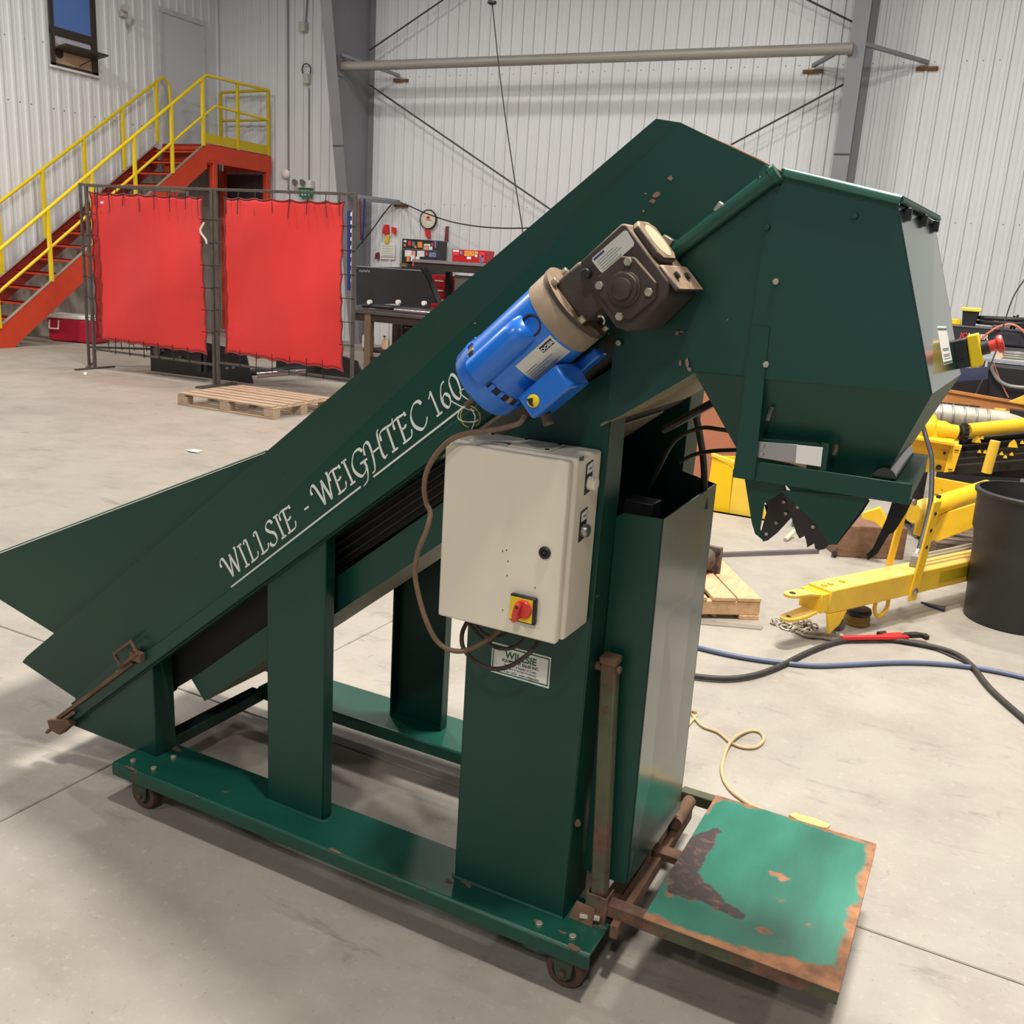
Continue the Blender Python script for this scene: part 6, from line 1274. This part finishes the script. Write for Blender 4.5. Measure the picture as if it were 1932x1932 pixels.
o = OB('chips_of_foam', MB().obox((Yp(1885, 666, 9.1).x, 9.1, tz + .02), (.03, 0, .008), (0, .02, 0), (-.008, 0, .02)), mat('tan_foam', (214, 188, 158), .7)); tag(o, 'small tan block lying on the pale table', 'block')
lc_ = thing('laser_cabinet', 'black cabinet lettered JOLASER on the table by the wall', 'cabinet', (.3, 9.8, tz))
q0, q1, q2, q3 = Yp(1794, 615, 9.6), Yp(1930, 622, 9.6), Yp(1930, 654, 9.6), Yp(1799, 646, 9.6)
CAB_ = mat('cabinet_black', (44, 44, 52), .45)
zt_, zl_ = (q0.z + q1.z) / 2, (q2.z + q3.z) / 2
OB('body', MB().box((q0.x, 9.6, zl_), (1.0, 10.0, zt_)), CAB_, lc_, bevel=.006)
OB('top_trim', MB().box((q0.x - .005, 9.592, zt_ - .008), (1.0, 10.0, zt_ + .003)), mat('trim_grey', (110, 106, 108), .4), lc_)
OB('vent', MB().box((Yp(1880, 648, 9.6).x, 9.58, zl_ - .05), (1.0, 9.95, zl_ - .008)), mat('vent_grey', (70, 70, 72), .6), lc_)
OB('front_panel', MB().box((Yp(1882, 630, 9.6).x, 9.594, zl_ + .012), (Yp(1927, 630, 9.6).x, 9.6, zt_ - .03)), CAB_, lc_, bevel=.003)
jx = Yp(1811, 634, 9.588)
text('lettering', 'JO', (jx.x, 9.595, jx.z - .01), (1, 0, -.02), (0, 0, 1), .062, REDP, lc_, .001, bold=.002)
text('lettering', 'LASER', (Yp(1826, 634, 9.588).x, 9.595, jx.z - .012), (1, 0, -.02), (0, 0, 1), .062, WHITE, lc_, .001, bold=.002)
def on_cab(nm, px, py, w, h, d, m, label, cat, bev=.006):
    p = Yp(px, py, 9.75); o = OB(nm, MB().box((p.x - w / 2, 9.75 - d / 2, zt_ + .003), (p.x + w / 2, 9.75 + d / 2, zt_ + .003 + h)), m, bevel=bev); return tag(o, label, cat) if label else o
lbx = thing('lidded_tub', 'black tub with a yellow lid standing on the laser cabinet', 'tub', (Yp(1830, 600, 9.75).x, 9.75, zt_))
p = Yp(1830, 600, 9.75)
OB('tub', MB().hexa([(p.x - .055, 9.69, zt_), (p.x + .055, 9.69, zt_), (p.x + .055, 9.80, zt_), (p.x - .055, 9.80, zt_)], [(p.x - .07, 9.68, zt_ + .13), (p.x + .07, 9.68, zt_ + .13), (p.x + .07, 9.81, zt_ + .13), (p.x - .07, 9.81, zt_ + .13)]), BLKP, lbx, bevel=.006)
OB('lid', MB().box((p.x - .085, 9.66, zt_ + .13), (p.x + .085, 9.83, zt_ + .165)), mat('lime_lid', (222, 214, 90), .4), lbx, bevel=.008)
on_cab('yellow_tool', 1803, 610, .09, .05, .06, YELP, 'small yellow and red tool lying left of the lidded tub', 'tool')
on_cab('label_box', 1892, 604, .15, .06, .08, WP, 'small white box lying on the coiled hose', 'box')
o = OB('hose_coil', MB().tube([V(Yp(1900, 612, 9.75).x + .24 * math.cos(t * .393), 9.78 + .13 * math.sin(t * .393), zt_ + .02 + .0025 * t) for t in range(34)], .018, 8, sub=2), mat('black_coil', (34, 34, 34), .5)); tag(o, 'flat coil of black hose on top of the laser cabinet', 'hose')
for k, px in enumerate((1911, 1917)):
    p = Yp(px, 600, 9.70); o = OB('antenna', MB().cyl((p.x, 9.70, zt_ + .003), (p.x + .01, 9.70, zt_ + .12 + .01 * k), .010, 8), BLKP); tag(o, ('short black post on the cabinet, left of the two', 'short black post on the cabinet, right of the two')[k], 'post')
o = OB('orange_cable', MB().tube([Yp(a, b, 9.55) for a, b in ((1850, 640), (1865, 628), (1885, 616), (1908, 612), (1925, 620), (1945, 640))], .010, 8), mat('orange_cable', (206, 120, 96), .45)); tag(o, 'orange cable arching over the laser cabinet', 'cable')
o = OB('hanging_cord', MB().tube([Yp(a, b, 8.4) for a, b in ((1938, 520), (1912, 560), (1893, 615), (1880, 660), (1868, 690), (1850, 725), (1840, 745))], .006, 6), MATS['brace_rod']); tag(o, 'thin dark cord hanging before the laser cabinet', 'cord')
